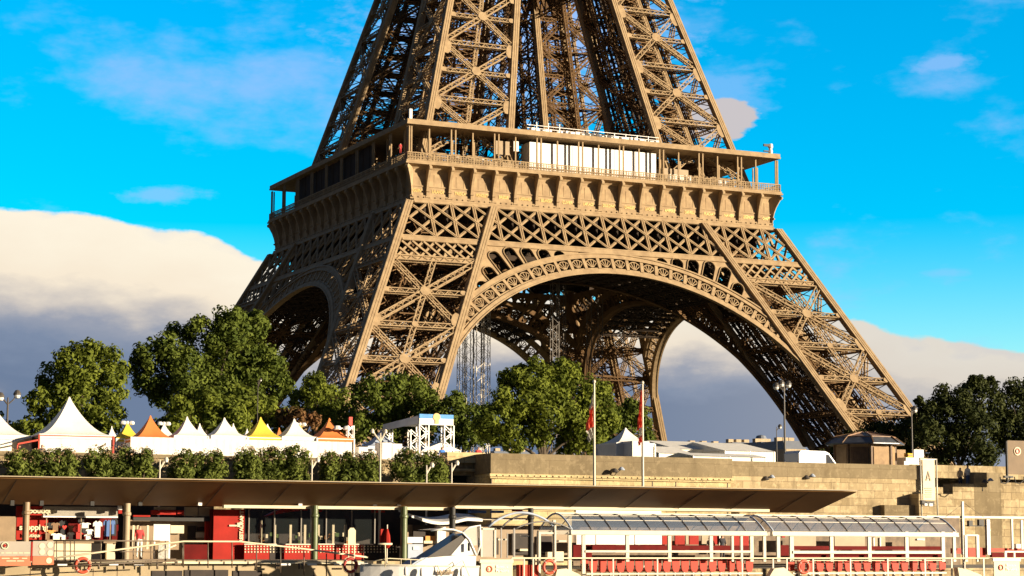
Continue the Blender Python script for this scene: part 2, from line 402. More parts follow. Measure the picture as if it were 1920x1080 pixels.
# upper legs, first to second floor
ZU = [59.5, 70.0, 80.5, 91.0, 101.5, 112.0]
def upper_meshes():
    r = MB(); P = lambda i, j: (lambda z: Vector((-(hu(z) if not i else hiu(z)), -(hu(z) if not j else hiu(z)), z)))
    for i in (0, 1):
        for j in (0, 1): rail(r, P(i, j), 57.0, 114, 1.05)
    rails = r.mesh('upper_leg', IRON); k2 = math.sqrt(1+.285**2)
    nf = Vector((0, -1/k2, .285/k2)); nx = Vector((-1/k2, 0, .285/k2))
    meshes = []
    for A, B, n, o in ((P(0, 0), P(1, 0), nf, True), (P(0, 0), P(0, 1), nx, True), (P(0, 1), P(1, 1), nf, False), (P(1, 0), P(1, 1), nx, False)):
        mb = MB(); brace_face(mb, A, B, n, ZU, w=.85, c=.19, median=False, sides=o)
        # median box post as in the photo, carrying the crossings
        for i in range(len(ZU)-1):
            a0, b0, a1, b1 = A(ZU[i]), B(ZU[i]), A(ZU[i+1]), B(ZU[i+1]); mb.girder((a0+b0)/2-n*1.0, (a1+b1)/2-n*1.0, .7, n, c=.2, sides=False)
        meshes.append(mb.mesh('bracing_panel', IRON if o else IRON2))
    mb = MB(); C = lambda fx, fy: (lambda z: P(0, 0)(z).lerp(P(1, 0)(z), fx)+(P(0, 1)(z)-P(0, 0)(z))*fy)
    for fx, fy in ((.3, .3), (.7, .3), (.3, .7), (.7, .7)): mb.girder(C(fx, fy)(57), C(fx, fy)(113), .8, nf, c=.24, pitch=.9)
    zs = [58+i*1.75 for i in range(31)]; cs = [(.3, .3), (.7, .3), (.7, .7), (.3, .7)]
    for i in range(len(zs)-1):
        z0, z1 = zs[i], zs[i+1]
        for e in range(4):
            (a, b), (c_, d) = cs[e], cs[(e+1) % 4]
            mb.bar(C(a, b)(z0), C(c_, d)(z1), .15); mb.bar(C(c_, d)(z0), C(a, b)(z1), .15); mb.bar(C(a, b)(z0), C(c_, d)(z0), .18)
        for (i1, j1), (fx, fy) in (((0, 0), (.3, .3)), ((1, 0), (.7, .3)), ((1, 1), (.7, .7)), ((0, 1), (.3, .7))):
            mb.bar(P(i1, j1)(z0), C(fx, fy)(z1), .14); mb.bar(P(i1, j1)(z1), C(fx, fy)(z0), .12)
        if i % 2: mb.box(*sorted((C(.35, .35)(z0).x, C(.65, .35)(z0).x)), *sorted((C(.35, .35)(z0).y, C(.35, .65)(z0).y)), z0-.1, z0)
    for z in ZU:
        a, b, c_, d = P(0, 0)(z), P(1, 0)(z), P(1, 1)(z), P(0, 1)(z)
        for p, q in ((a, c_), (b, d)): mb.girder(p, q, .6, Vector((0, 0, 1)), c=.18)
    # lift hall and machinery above the gallery roof
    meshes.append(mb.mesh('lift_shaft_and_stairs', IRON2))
    return rails, meshes
rl, ms_ = upper_meshes(); place_legs(rl, ms_, LN)
# close set track beams and fine bracing behind single inner faces, different on each leg as in the photo
def track_screen(A, B, n, z0, z1, back, fr, w_):
    mb = MB(); z = z0-8
    while z < z1:
        for za, zb2 in ((z, z+8), (z+8, z)):
            za, zb2 = max(z0, min(z1, za)), max(z0, min(z1, zb2))
            if abs(za-zb2) > 3: mb.bar(A(za)+back, B(zb2)+back, .17, .1, n)
        z += 1.7
    for f in fr: mb.bar(A(z0).lerp(B(z0), f)+back*1.5, A(z1).lerp(B(z1), f)+back*1.5, w_, .3, n)
    return mb
PL = lambda i, j: (lambda z: Vector((-(h(z)-15*i), -(h(z)-15*j), z)))
PU = lambda i, j: (lambda z: Vector((-(hu(z) if not i else hiu(z)), -(hu(z) if not j else hiu(z)), z)))
FR = (.1, .22, .34, .46, .58, .7, .82, .92)
third = track_screen(PL(0, 1), PL(1, 1), Vector((0, -1, .5)), 4, 50, Vector((0, -.6, 0)), FR, .62).mesh('track_screen', IRON3)
fourth = track_screen(PL(1, 0), PL(1, 1), Vector((-1, 0, .5)), 4, 44, Vector((-.6, 0, 0)), (.2, .4, .6, .8), .4).mesh('track_screen', IRON3)
third_u = track_screen(PU(0, 1), PU(1, 1), Vector((0, -1, .3)), 57, 113, Vector((0, -.5, 0)), FR, .55).mesh('track_screen', IRON3)
fourth_u = track_screen(PU(1, 0), PU(1, 1), Vector((-1, 0, .3)), 57, 113, Vector((-.5, 0, 0)), (.25, .5, .75), .4).mesh('track_screen', IRON3)
def by_k(L, me, ks):
    for o in L:
        k = int(round(o.rotation_euler.z/(math.pi/2))) % 4
        if k in ks: link('track_screen', me, o)
lowl = [c for c in tower.children if c.name.startswith('leg') and c.data != rl]; upl = [c for c in tower.children if c.data == rl]
by_k(lowl, third, (1,)); by_k(lowl, fourth, (0, 3)); by_k(upl, third_u, (1,)); by_k(upl, fourth_u, (0, 2))
# girder belt under the second floor
mb = MB()
for z0, z1 in ((96.5, 101.5), (101.5, 106.5)):
    k2 = math.sqrt(1+.285**2); nf = Vector((0, -1/k2, .285/k2))
    for z in (z0, z1): mb.girder((-hiu(z), -hiu(z), z), (hiu(z), -hiu(z), z), .8, nf, c=.2)
    nn = 8
    for i in range(nn):
        f0, f1 = -1+2*i/nn, -1+2*(i+1)/nn
        mb.girder((hiu(z0)*f0, -hiu(z0), z0), (hiu(z1)*f1, -hiu(z1), z1), .5, nf, c=.16); mb.girder((hiu(z0)*f1, -hiu(z0), z0), (hiu(z1)*f0, -hiu(z1), z1), .5, nf, c=.16)
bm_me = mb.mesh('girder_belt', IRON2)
for k in range(4): link('girder_belt', bm_me, tower).rotation_euler = (0, 0, k*math.pi/2)
mb = MB(); mb.box(-19, 19, -19, 19, 113.5, 115.5); mb.obj('second_floor_deck', IRON3, tower)

# ---- lattice bands between the legs and the frieze
MOD = 70.7/18
def band_mesh(t0, inner=False):
    mb = MB(); n = NF; Z0, Z1 = 44.9, 50.9
    xl = lambda z: h(z)-(.9 if not inner else 15)
    def seg(xa, za, xb, zb, w_, d_, tt=0):
        # clip to the outer rails
        lo, hi2 = 0.0, 1.0
        ok = [s_/24 for s_ in range(25) if abs(xa+(xb-xa)*s_/24) < xl(za+(zb-za)*s_/24)]
        if len(ok) < 2: return
        a, b = min(ok), max(ok)
        mb.bar(FP(xa+(xb-xa)*a, za+(zb-za)*a, t0+tt), FP(xa+(xb-xa)*b, za+(zb-za)*b, t0+tt), w_, d_, n)
    for k in range(-9, 10):
        x = k*MOD
        if abs(x) < xl(Z1):
            for o in (-.17, .17): seg(x+o, Z0, x+o, Z1, .2, .35)
            seg(x, Z0, x, Z1, .3, .1, .1)
    for k in range(-12, 12):
        for sg in (-1, 1):
            seg(k*MOD, Z1, (k+2*sg)*MOD, Z0, .44, .14, -.10 if sg > 0 else .12)
            seg(k*MOD, Z1, (k+2*sg)*MOD, Z0, .10, .30, -.10 if sg > 0 else .12)
    # chords
    for z, hh in ((51.05, .8), (44.35, 1.0)):
        X = xl(z); mb.bar(FP(-X, z, t0+.1), FP(X, z, t0+.1), hh, .5, n); mb.bar(FP(-X, z+hh*.36, t0-.12), FP(X, z+hh*.36, t0-.12), .16, .2, n); mb.bar(FP(-X, z-hh*.36, t0-.12), FP(X, z-hh*.36, t0-.12), .16, .2, n)
    # finer lattice on the legs only
    for s_ in (-1, 1):
        lo = lambda z: hi_(z)+.5
        for k in range(-2, 16):
            for sg in (-1, 1):
                xa = 22+k*1.95; xb = xa+sg*2.92; za, zb = 43.85, 41.2
                ok = [q/24 for q in range(25) if hi_(za+(zb-za)*q/24)+.5 < xa+(xb-xa)*q/24 < h(za+(zb-za)*q/24)-.9]
                if len(ok) < 2: continue
                a, b = min(ok), max(ok)
                mb.bar(FP(s_*(xa+(xb-xa)*a), za+(zb-za)*a, t0+.1*sg), FP(s_*(xa+(xb-xa)*b), za+(zb-za)*b, t0+.1*sg), .36, .14, n)
        z = 40.95
        mb.bar(FP(s_*(hi_(z)+.4), z, t0+.1), FP(s_*(h(z)-.5), z, t0+.1), .85, .5, n); mb.bar(FP(s_*(hi_(z)+.4), z-.3, t0-.1), FP(s_*(h(z)-.5), z-.3, t0-.1), .14, .2, n)
        # inner rails run up over the band
        P = lambda z: Vector((s_*hi_(z), -h(z)+t0, z))
        if not inner: pass
    return mb
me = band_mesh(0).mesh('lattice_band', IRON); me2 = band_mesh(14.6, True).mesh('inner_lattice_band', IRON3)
for k in range(4):
    link('lattice_band', me, tower).rotation_euler = (0, 0, k*math.pi/2); link('inner_lattice_band', me2, tower).rotation_euler = (0, 0, k*math.pi/2)

# ---- decorated arch with pierced spandrels
RI, RO = 39.1, 43.0; DT = R(3.75)
def arc_strip(mb, r0, r1, t0, t1, th0, th1, n=64, lim=None):
    prev = None
    for i in range(n+1):
        th = th0+(th1-th0)*i/n
        cur = [AP(r0, th, t0), AP(r1, th, t0), AP(r1, th, t1), AP(r0, th, t1)]
        if prev: mb.prism(prev, cur)
        prev = cur
def inside(p): return abs(p.x) < hi_(p.z)+.3
def arch_mesh(tb, full=True):
    mb = MB(); TH = R(78)
    arc_strip(mb, RI, RI+.75, tb-.25, tb+.9, -TH, TH); arc_strip(mb, RI+.7, RI+1.05, tb, tb+.5, -TH, TH)
    arc_strip(mb, RI-.1, RI+.12, tb-.4, tb-.1, -TH, TH)
    # outer ring until it meets the leg rail
    tho = 0
    while inside(AP(RO, tho)): tho += R(.25)
    arc_strip(mb, RO-.85, RO, tb-.15, tb+.8, -tho, tho); arc_strip(mb, RO-.15, RO+.12, tb-.35, tb, -tho, tho); arc_strip(mb, RO-.95, RO-.8, tb-.3, tb+.3, -tho, tho)
    k = -17
    def bar2(r0, a0, r1, a1, w_, tt=0.1, d=.18):
        p, q = AP(r0, a0, tb+tt), AP(r1, a1, tb+tt)
        if inside((p+q)/2): mb.bar(p, q, w_, d, NF, False)
    nk = 20
    for k in range(-nk, nk+1):
        th = k*DT
        bar2(RI+.8, th, RO-.8, th, .55, .1, .4)
        c = th+DT/2
        if k == nk: continue
        # fan: spokes spread from the inner ring to a scalloped arc
        for e in range(-2, 3):
            a = e*R(22); rr = 1.62
            bar2(RI+1.0+.15*math.cos(a), c+.15*math.sin(a)/RI, RI+1.0+rr*math.cos(a), c+rr*math.sin(a)/(RI+1), .13)
        pr = None
        for e in range(-4, 5):
            a = e*R(14.5); q = (RI+1.0+1.68*math.cos(a), c+1.25*math.sin(a)/(RI+1))
            if pr: bar2(pr[0], pr[1], q[0], q[1], .16)
            pr = q
        for sg in (-1, 1): bar2(RI+1.15, c+sg*DT*.40, RI+1.7, c+sg*DT*.40, .22)
    # spandrel plates with round-topped slots
    rtop = [44.0, 44.85, 45.9, 46.9, 47.3, 45.4, 43.9]; ths = [R(12.9+3.75*i) for i in range(7)]
    s45 = 44.75*KS-6.1
    for sg in (-1, 1):
        outer = []
        n = 30
        th1 = tho
        for i in range(n+1): a = R(8)+(th1-R(8))*i/n; outer.append((sg*RO*math.sin(a), RO*math.cos(a)))
        zt = AP(RO, th1).z
        outer.append((sg*(hi_(44.75)), s45)); outer.append((sg*RO*math.sin(R(8)), s45))
        holes = []
        for a, rt in zip(ths, rtop):
            w_ = 1.08; L = []
            rc = rt-w_; r0 = RO+.02
            if rc < r0:
                L_ = []
                hw = math.sqrt(max(.01, w_**2-(r0-rc)**2)); ang0 = math.acos(min(1, (r0-rc)/w_))
                loc = [(w_*math.sin(q), rc+w_*math.cos(q)) for q in [ang0*(1-2*i/10) for i in range(11)]]
            else:
                loc = [(w_, r0)]+[(w_*math.cos(q), rc+w_*math.sin(q)) for q in [math.pi*i/12 for i in range(13)]]+[(-w_, r0)]
            holes.append([(sg*(x*math.cos(a)+r*math.sin(a)), r*math.cos(a)-x*math.sin(a)) for x, r in loc])
        mb.poly(outer, holes, lambda a, b, t_: FP(a, (b+6.1)/KS, tb+.05+t_), .25)
        for a, rt in zip(ths, rtop):      # raised rims
            w_ = 1.08; rc = rt-w_
            pts = [(w_, RO)]+[(w_*math.cos(q), rc+w_*math.sin(q)) for q in [math.pi*i/12 for i in range(13)]]+[(-w_, RO)] if rc > RO else []
            pts = [AP(0, 0, 0) if False else FP(sg*(x*math.cos(a)+r*math.sin(a)), (r*math.cos(a)-x*math.sin(a)+6.1)/KS, tb) for x, r in pts]
            for p, q in zip(pts, pts[1:]): mb.bar(p, q, .12, .3, NF, False)
    return mb
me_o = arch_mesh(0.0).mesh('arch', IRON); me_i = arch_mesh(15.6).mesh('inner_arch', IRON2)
def soffit_mesh():
    mb = MB(); TH = R(27); n = 14
    for i in range(n+1):      # transverse ribs from outer to inner arch
        th = -TH+2*TH*i/n
        for rr in (RI+.35, RO-.5):
            if rr > RI+1 and not inside(AP(rr, th)): continue
            mb.girder(AP(rr, th, .9), AP(rr, th, 15.6), .6, AP(1, th)-AP(0, th), c=.18, pitch=.8)
        if i < n:
            t2 = th+2*TH/n
            for a in range(4):
                y0, y1 = .9+14.7*a/4, .9+14.7*(a+1)/4
                mb.bar(AP(RI+.4, th, y0), AP(RI+.4, t2, y1), .28, .12, AP(1, th)-AP(0, th)); mb.bar(AP(RI+.4, t2, y0), AP(RI+.4, th, y1), .28, .12, AP(1, th)-AP(0, th))
                mb.bar(AP(RI+.4, th, y1), AP(RI+.4, t2, y1), .35, .3, AP(1, th)-AP(0, th))
                if inside(AP(RO, th)):
                    mb.bar(AP(RI+.6, th, y1), AP(RO-.4, th, y0), .2); mb.bar(AP(RO-.5, th, y0), AP(RO-.5, t2, y1), .3); mb.bar(AP(RO-.5, t2, y0), AP(RO-.5, th, y1), .3)
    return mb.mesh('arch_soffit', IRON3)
me_s = soffit_mesh()
for k in range(4):
    o = link('arch', me_o, tower); o.rotation_euler = (0, 0, k*math.pi/2)
    link('inner_arch', me_i, o); link('arch_soffit', me_s, o)

# ---- first floor: deck, under-floor beams
mb = MB()
for (x0, x1, y0, y1) in ((-33.5, 33.5, -33.5, -13), (-33.5, 33.5, 13, 33.5), (-33.5, -13, -13, 13), (13, 33.5, -13, 13)): mb.box(x0, x1, y0, y1, 51.6, 52.0)
for i in range(-8, 9):
    x = i*MOD
    for y0, y1 in ((-33.4, -13), (13, 33.4)): mb.box(x-.2, x+.2, y0, y1, 47.8, 51.55)
for j in range(-3, 4):
    y = j*MOD
    for x0, x1 in ((-33.4, -13), (13, 33.4)): mb.box(x0, x1, y-.2, y+.2, 47.8, 51.55)
for a, b in ((-20, -19.6), (19.6, 20), (-13.2, -12.9), (12.9, 13.2)):
    mb.box(-32, 32, a, b, 45.4, 57.2); mb.box(a, b, -32, 32, 45.6, 57.1)
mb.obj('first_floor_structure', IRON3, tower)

# ---- frieze: coved wall, consoles, gilt names
HF = 34.15
def frieze():
    mb = MB(); prof = [(HF, 51.45), (HF+.25, 51.45), (HF+.25, 52.1), (HF, 52.1), (HF, 53.5), (HF+.12, 53.52), (HF+.12, 53.72), (HF, 53.74), (HF-.03, 55.9), (HF+.06, 56.35), (HF+.35, 56.7), (HF+.95, 57.0)]
    for (a, za), (b, zb) in zip(prof, prof[1:]): mb.quad((-a, -a, za), (a, -a, za), (b, -b, zb), (-b, -b, zb))
    for k in range(18):     # vertical seams and dentils
        for f in (1/3, 2/3, .0):
            x = -35.35+MOD*(k+f)
            if abs(x) < HF-.1: mb.box(x-.03, x+.03, -HF-.03, -HF+.2, 53.75, 55.6)
        for e in range(4):
            x = -35.35+MOD*(k+.12+.25*e)
            if abs(x) < HF: mb.box(x-.09, x+.09, -HF-.40, -HF-.24, 51.7, 51.9)
    return mb
def console():     # projects towards -y from y=0
    mb = MB(); pts = [(0, 51.9), (.36, 51.9), (.42, 52.6), (.56, 52.72), (.56, 52.95), (.46, 53.05), (.62, 53.9), (.92, 54.9), (1.28, 55.7), (1.5, 56.2), (1.5, 57.0), (0, 57.0)]
    w_ = .20; mb.prism([(-w_, -y, z) for y, z in pts], [(w_, -y, z) for y, z in pts])
    mb.lathe((-.28, -1.4, 56.5), [(0, 0), (.30, 0), (.38, .05), (.38, .51), (.30, .56), (0, .56)], 12, 'x')
    mb.box(-.3, .3, -.62, -.3, 52.72, 52.98); mb.box(-.34, .34, -.42, -.0, 51.75, 51.95)
    return mb
fm = frieze().mesh('frieze', IRON)
cb = console(); cm = cb.mesh('console', IRON)
names = 'SEGUIN LALANDE TRESCA PONCELET BRESSE LAGRANGE BELANGER CUVIER LAPLACE DULONG CHASLES LAVOISIER AMPERE CHEVREUL FLACHAT NAVIER LEGENDRE CHAPTAL'.split()
for k in range(4):
    o = link('frieze', fm, tower); o.rotation_euler = (0, 0, k*math.pi/2)
    if k in (0, 3):
        for i in range(19):
            if (i == 0) or (i == 18 and k == 0):
                c = link('console', cm, o); sg = -1 if i == 0 else 1; c.location = (sg*(HF-.15), -HF+.15, 0); c.rotation_euler = (0, 0, sg*math.pi/4); c.scale = (1, 1.3, 1)
            elif i < 18:
                c = link('console', cm, o); c.location = (-35.35+MOD*i, -HF, 0)
    else:
        for i in range(1, 18): link('console', cm, o).location = (-35.35+MOD*i, -HF, 0)
    if k == 0:
        for i, nm in enumerate(names):
            t_ = text('gilt_lettering', nm, .74, GOLD, (-35.35+MOD*(i+.5), -HF-.03, 52.83), o, th=.04, bold=.02, sx=min(1.1, 2.75/(.6*len(nm))))

# ---- gallery
G = 35.35; ZR0, ZR1 = 63.2, 64.35
mb = MB()
prof = [(34.9, 57.0), (G+.35, 57.0), (G+.35, 57.25), (G+.2, 57.3), (G+.2, 57.6), (34.0, 57.6)]
for (a, za), (b, zb) in zip(prof, prof[1:]):
    for sx in range(4):
        c, s_ = round(math.cos(sx*math.pi/2)), round(math.sin(sx*math.pi/2)); rt = lambda x, y: (x*c-y*s_, x*s_+y*c)
        mb.quad((*rt(-a, -a), za), (*rt(a, -a), za), (*rt(b, -b), zb), (*rt(-b, -b), zb))
mb.obj('gallery_cornice', IRON, tower)
mb = MB()
for (x0, x1, y0, y1) in ((-G, G, -G, -13), (-G, G, 13, G), (-G, -13, -13, 13), (13, G, -13, 13)): mb.box(x0, x1, y0, y1, 57.2, 57.55)
mb.obj('gallery_floor', IRON3, tower)
def balustrade():
    mb = MB(); y = -G+.05
    for z, w_ in ((58.85, .16), (58.55, .08), (57.75, .12), (58.15, .06)): mb.bar((-G, y, z), (G, y, z), w_, .14, (0, 1, 0))
    n = 150
    for i in range(n+1):
        x = -G+2*G*i/n; mb.bar((x, y, 57.6), (x, y, 58.85), .09 if i % 5 else .2, .08, (0, 1, 0))
        if i < n:
            x2 = x+2*G/n; mb.bar((x, y, 57.75), (x2, y, 58.5), .05, .04, (0, 1, 0)); mb.bar((x2, y, 57.75), (x, y, 58.5), .05, .04, (0, 1, 0))
    return mb.mesh('balustrade', IRON)
bme = balustrade()
for k in range(4): link('balustrade', bme, tower).rotation_euler = (0, 0, k*math.pi/2)
mb = MB(); mb.box(-.11, .11, -.11, .11, 57.6, ZR0); pm1 = mb.mesh('gallery_post', IRON)
mb = MB(); mb.box(-.13, .13, -.13, .13, 57.6, 62.5); pm2 = mb.mesh('inner_post', IRON)
PX = []
for i in range(10):
    x = -34.95+i*69.9/9; PX += [x-.38 if i else x, x+.38 if i < 9 else x]
for k in (0, 3, 1, 2):
    rz = k*math.pi/2; cc, ss = math.cos(rz), math.sin(rz)
    if k in (0, 3):
        L = [(x, -G+.25, pm1) for x in PX]+[(-34.95+(i+.5)*69.9/9, -G+1.2, pm1) for i in range(9)]+[(-33.4+i*66.8/17, -G+4.5, pm2) for i in range(18)]
        for x, y, me in L:
            o = link('gallery_post' if me is pm1 else 'inner_post', me, tower); o.location = (x*cc-y*ss, x*ss+y*cc, 0); o.rotation_euler = (0, 0, rz)
mb = MB()
for x in PX:
    mb.box(x-.11, x+.11, G-.4, G-.2, 57.6, ZR0); mb.box(G-.4, G-.2, x-.11, x+.11, 57.6, ZR0)
mb.obj('rear_gallery_posts', IRON, tower)
# roof ring: underside slopes up slightly inwards, fascia in front
mb = MB()
for sx in range(4):
    c, s_ = round(math.cos(sx*math.pi/2)), round(math.sin(sx*math.pi/2)); rt = lambda x, y, z: (x*c-y*s_, x*s_+y*c, z)
    pr = [(G+.05, ZR0+.35), (G+.05, ZR1), (G-.3, ZR1+.03), (26.5, ZR1+.25), (26.5, ZR0+.5), (G-.4, ZR0+.3)]
    for i in range(len(pr)):
        (a, za), (b, zb) = pr[i], pr[(i+1) % len(pr)]
        mb.quad(rt(-a, -a, za), rt(a, -a, za), rt(b, -b, zb), rt(-b, -b, zb))
mb.obj('gallery_roof', IRON, tower)
mb = MB()
for sx in range(4):
    c, s_ = round(math.cos(sx*math.pi/2)), round(math.sin(sx*math.pi/2)); rt = lambda x, y, z: (x*c-y*s_, x*s_+y*c, z)
    a = G+.12; mb.quad(rt(-a, -a, ZR0+.3), rt(a, -a, ZR0+.3), rt(a, -a, ZR0+.55), rt(-a, -a, ZR0+.55))
    mb.quad(rt(-a, -a, ZR0+.3), rt(a, -a, ZR0+.3), rt(a-.3, -a+.3, ZR0+.3), rt(-a+.3, -a+.3, ZR0+.3))
mb.obj('roof_gutter', IRON, tower)
# dark walls of the rooms behind the left gallery
mb = MB(); mb.box(-34.5, -34.2, -17, 20.5, 57.6, 63.2); mb.box(-34.2, -24, 20.3, 20.5, 57.6, 63.2)
for y in range(-16, 20, 3): mb.box(-34.56, -34.502, y, y+.15, 57.6, 63.3)
mb.obj('gallery_room_wall', IRON3, tower)
mb = MB(); mb.box(20, 20.3, -24, 24, 57.6, 63.2); mb.box(-24, 24, 22, 22.3, 57.6, 63.2); mb.obj('rear_room_wall', IRON3, tower)
# white pavilion hoarding behind the front gallery
HX0, HX1 = at(993, 290, -33.5).x, at(1230, 300, -33.5).x
pav = MB(); pav.box(HX0, HX1, -33.5, -30.2, 57.6, 62.75)
po = pav.obj('white_hoarding', WHITE, tower); 
mb = MB()
for i in range(1, 6): x = HX0+(HX1-HX0)*i/6; mb.box(x-.02, x+.02, -33.53, -33.503, 57.7, 62.7)
mb.obj('hoarding_joint', mat('grey_joint', (.45, .42, .36)), po)
for q in ((-19.5, -14.2, -32.5, -29.5, 57.6, 59.0), (-18.5, -16, -32.8, -32.4, 60.3, 62.6), (14, 19, -31.5, -29.5, 57.6, 60.8)):
    mb = MB(); mb.box(*q); mb.obj('counter', mat('tan_panel', (.35, .25, .14), .6, var=.2), tower)
for q in ((-15.4, -14.5, -33.2, -33.1, 61.0, 62.7), (14.2, 18.5, -33.4, -32.8, 57.7, 59.4), (24, 25.5, -33.4, -33, 57.7, 59.1)):
    mb = MB(); mb.box(*q); mb.obj('white_panel', WHITE, tower)
# white plant deck with rails on the roof
mb = MB(); mb.box(-12.4, 12.9, -32.0, -28, ZR1+.3, ZR1+.75)
rr = random.Random(5)
for i in range(26):
    x = -12+i*.95+rr.random()*.5; mb.box(x, x+.3+rr.random()*.5, -32.0-rr.random()*.4, -31.3, ZR1+.75, ZR1+.85+rr.random()*.35)
for z in (66.0, 65.5): mb.bar((-12.4, -32, z), (12.9, -32, z-.1), .09)
for x in (-10.6, -8.4, -6.3, 4.2, 6.4, 8.6, 10.8): mb.bar((x, -32, 64.5), (x, -32, 66.6 if x < 0 else 66.0), .14)
rp = mb.obj('roof_plant_deck', WHITE, tower)
mb = MB()
for i in range(5): mb.box(-1.5+i*1.1, -.9+i*1.1, -32.15, -32.05, 65.1, 65.5); 
mb.obj('duct_end', DARK, rp)
# small floodlights at the roof corners
mb = MB(); mb.lathe((33.9, -34.6, ZR1+.1), [(0, 0), (.35, 0), (.42, .5), (.3, .6), (.3, 1.0), (.45, 1.1), (.4, 1.7), (0, 1.75)], 10); mb.box(-34.9, -34.4, -35.0, -34.5, ZR1+.05, ZR1+1.7); ft = mb.obj('roof_floodlight', WHITE, tower)
mb = MB(); mb.box(32.4, 33.6, -34.9, -34.6, ZR1+1.3, ZR1+1.7); mb.box(32.4, 33.5, -34.9, -34.6, ZR1+.35, ZR1+.55); mb.obj('floodlight_hood', DARK, ft)
for sx in (-1, 1):
    for sy in (-1, 1):
        for i in (0, 1):
            for j in (0, 1):
                mb = MB(); cx, cy = sx*(h(2.5)-15*i), sy*(h(2.5)-15*j); mb.prism([(cx-3, cy-3, .5), (cx+3, cy-3, .5), (cx+3, cy+3, .5), (cx-3, cy+3, .5)], [(cx-1.6, cy-1.6, 4.4), (cx+1.6, cy-1.6, 4.4), (cx+1.6, cy+1.6, 4.4), (cx-1.6, cy+1.6, 4.4)])
                mb.obj('masonry_footing', mat('footing_stone', (.4, .34, .25), .9, var=.3), tower)

# ================================================================== SETTING
import numpy as np
def stone(name, c1, c2, mortar, bw, bh, stain=.5, ms=.02, rough=.9, dark=(.12, .09, .05)):
    mm = bpy.data.materials.new(name); mm.use_nodes = True; nt = mm.node_tree; L = nt.links; b = nt.nodes['Principled BSDF']; b.inputs['Roughness'].default_value = rough
    b.inputs['Specular IOR Level'].default_value = .2
    tcn = nt.nodes.new('ShaderNodeTexCoord'); sx = nt.nodes.new('ShaderNodeSeparateXYZ'); L.new(tcn.outputs['Object'], sx.inputs[0])
    ad = nt.nodes.new('ShaderNodeMath'); ad.operation = 'ADD'; L.new(sx.outputs[0], ad.inputs[0]); L.new(sx.outputs[1], ad.inputs[1])
    cb_ = nt.nodes.new('ShaderNodeCombineXYZ'); L.new(ad.outputs[0], cb_.inputs[0]); L.new(sx.outputs[2], cb_.inputs[1])
    br = nt.nodes.new('ShaderNodeTexBrick'); L.new(cb_.outputs[0], br.inputs['Vector']); br.inputs['Scale'].default_value = 1
    br.inputs['Color1'].default_value = (*c1, 1); br.inputs['Color2'].default_value = (*c2, 1); br.inputs['Mortar'].default_value = (*mortar, 1)
    br.inputs['Brick Width'].default_value = bw; br.inputs['Row Height'].default_value = bh; br.inputs['Mortar Size'].default_value = ms; br.inputs['Bias'].default_value = 0
    cur = br.outputs['Color']
    for sc, amt, lo, hi2, stretch, cc in ((1.1, stain, .47, .70, (1, 1, .3), dark), (.30, stain*.7, .45, .66, (1, 1, 1), dark), (2.6, .45, .52, .64, (1, 1, 1), tuple(min(1, x*1.35) for x in c1)), (9, .25, .4, .7, (1, 1, 1), tuple(x*.6 for x in c1))):
        mp = nt.nodes.new('ShaderNodeMapping'); mp.inputs['Scale'].default_value = stretch; L.new(tcn.outputs['Object'], mp.inputs[0])
        nz = nt.nodes.new('ShaderNodeTexNoise'); nz.inputs['Scale'].default_value = sc; nz.inputs['Detail'].default_value = 7; nz.inputs['Roughness'].default_value = .65; L.new(mp.outputs[0], nz.inputs['Vector'])
        mr = nt.nodes.new('ShaderNodeMapRange'); mr.inputs[1].default_value = lo; mr.inputs[2].default_value = hi2; mr.inputs[4].default_value = amt; L.new(nz.outputs[0], mr.inputs[0])
        mx = nt.nodes.new('ShaderNodeMix'); mx.data_type = 'RGBA'; L.new(mr.outputs[0], mx.inputs[0]); L.new(cur, mx.inputs[6]); mx.inputs[7].default_value = (*cc, 1); cur = mx.outputs[2]
    L.new(cur, b.inputs['Base Color'])
    bp_ = nt.nodes.new('ShaderNodeBump'); bp_.inputs['Strength'].default_value = .6; bp_.inputs['Distance'].default_value = .06
    bw_ = nt.nodes.new('ShaderNodeRGBToBW'); L.new(cur, bw_.inputs[0]); L.new(bw_.outputs[0], bp_.inputs['Height']); L.new(bp_.outputs[0], b.inputs['Normal'])
    return mm
STONE = stone('quay_stone', (.50, .40, .24), (.34, .26, .145), (.20, .145, .085), 1.5, .55, .7)
STONE_C = stone('parapet_stone', (.27, .215, .13), (.225, .175, .10), (.18, .135, .08), 3.2, 1.6, .65)
STONE_L = stone('light_stone', (.62, .50, .27), (.54, .43, .23), (.26, .19, .11), 2.6, .45, .4)
YB, YC, YK, YS, YW = -244.0, -235.0, -231.2, -229.6, -212.0     # boats, canopy lip, canopy back, shops, quay wall
GZ = 1.1; QZ = -5.35; WZ = -7.2
def big(name, x0, x1, y0, y1, z, m_):
    mb = MB(); mb.quad((x0, y0, z), (x1, y0, z), (x1, y1, z), (x0, y1, z)); o = mb.obj(name, m_, fix=False); o['kind'] = 'structure'; return o
big('ground', -6000, 6000, YW+1.0, 9000, GZ, mat('lawn_and_gravel', (.085, .085, .035), .95, col2=(.15, .125, .08), vscale=.02))
big('lower_quay', -800, 900, -233.5, YW+.5, QZ, mat('quay_paving', (.30, .27, .22), .9, var=.3, vscale=.6))
big('river_water', -6000, 6000, -6000, -233.6, WZ, mat('river_green', (.05, .07, .055), .12, bump=.5, bscale=.9))
mb = MB(); mb.box(-800, 900, -233.6, -233.4, WZ-2, QZ); o = mb.obj('quay_edge', STONE, fix=False); o['kind'] = 'structure'

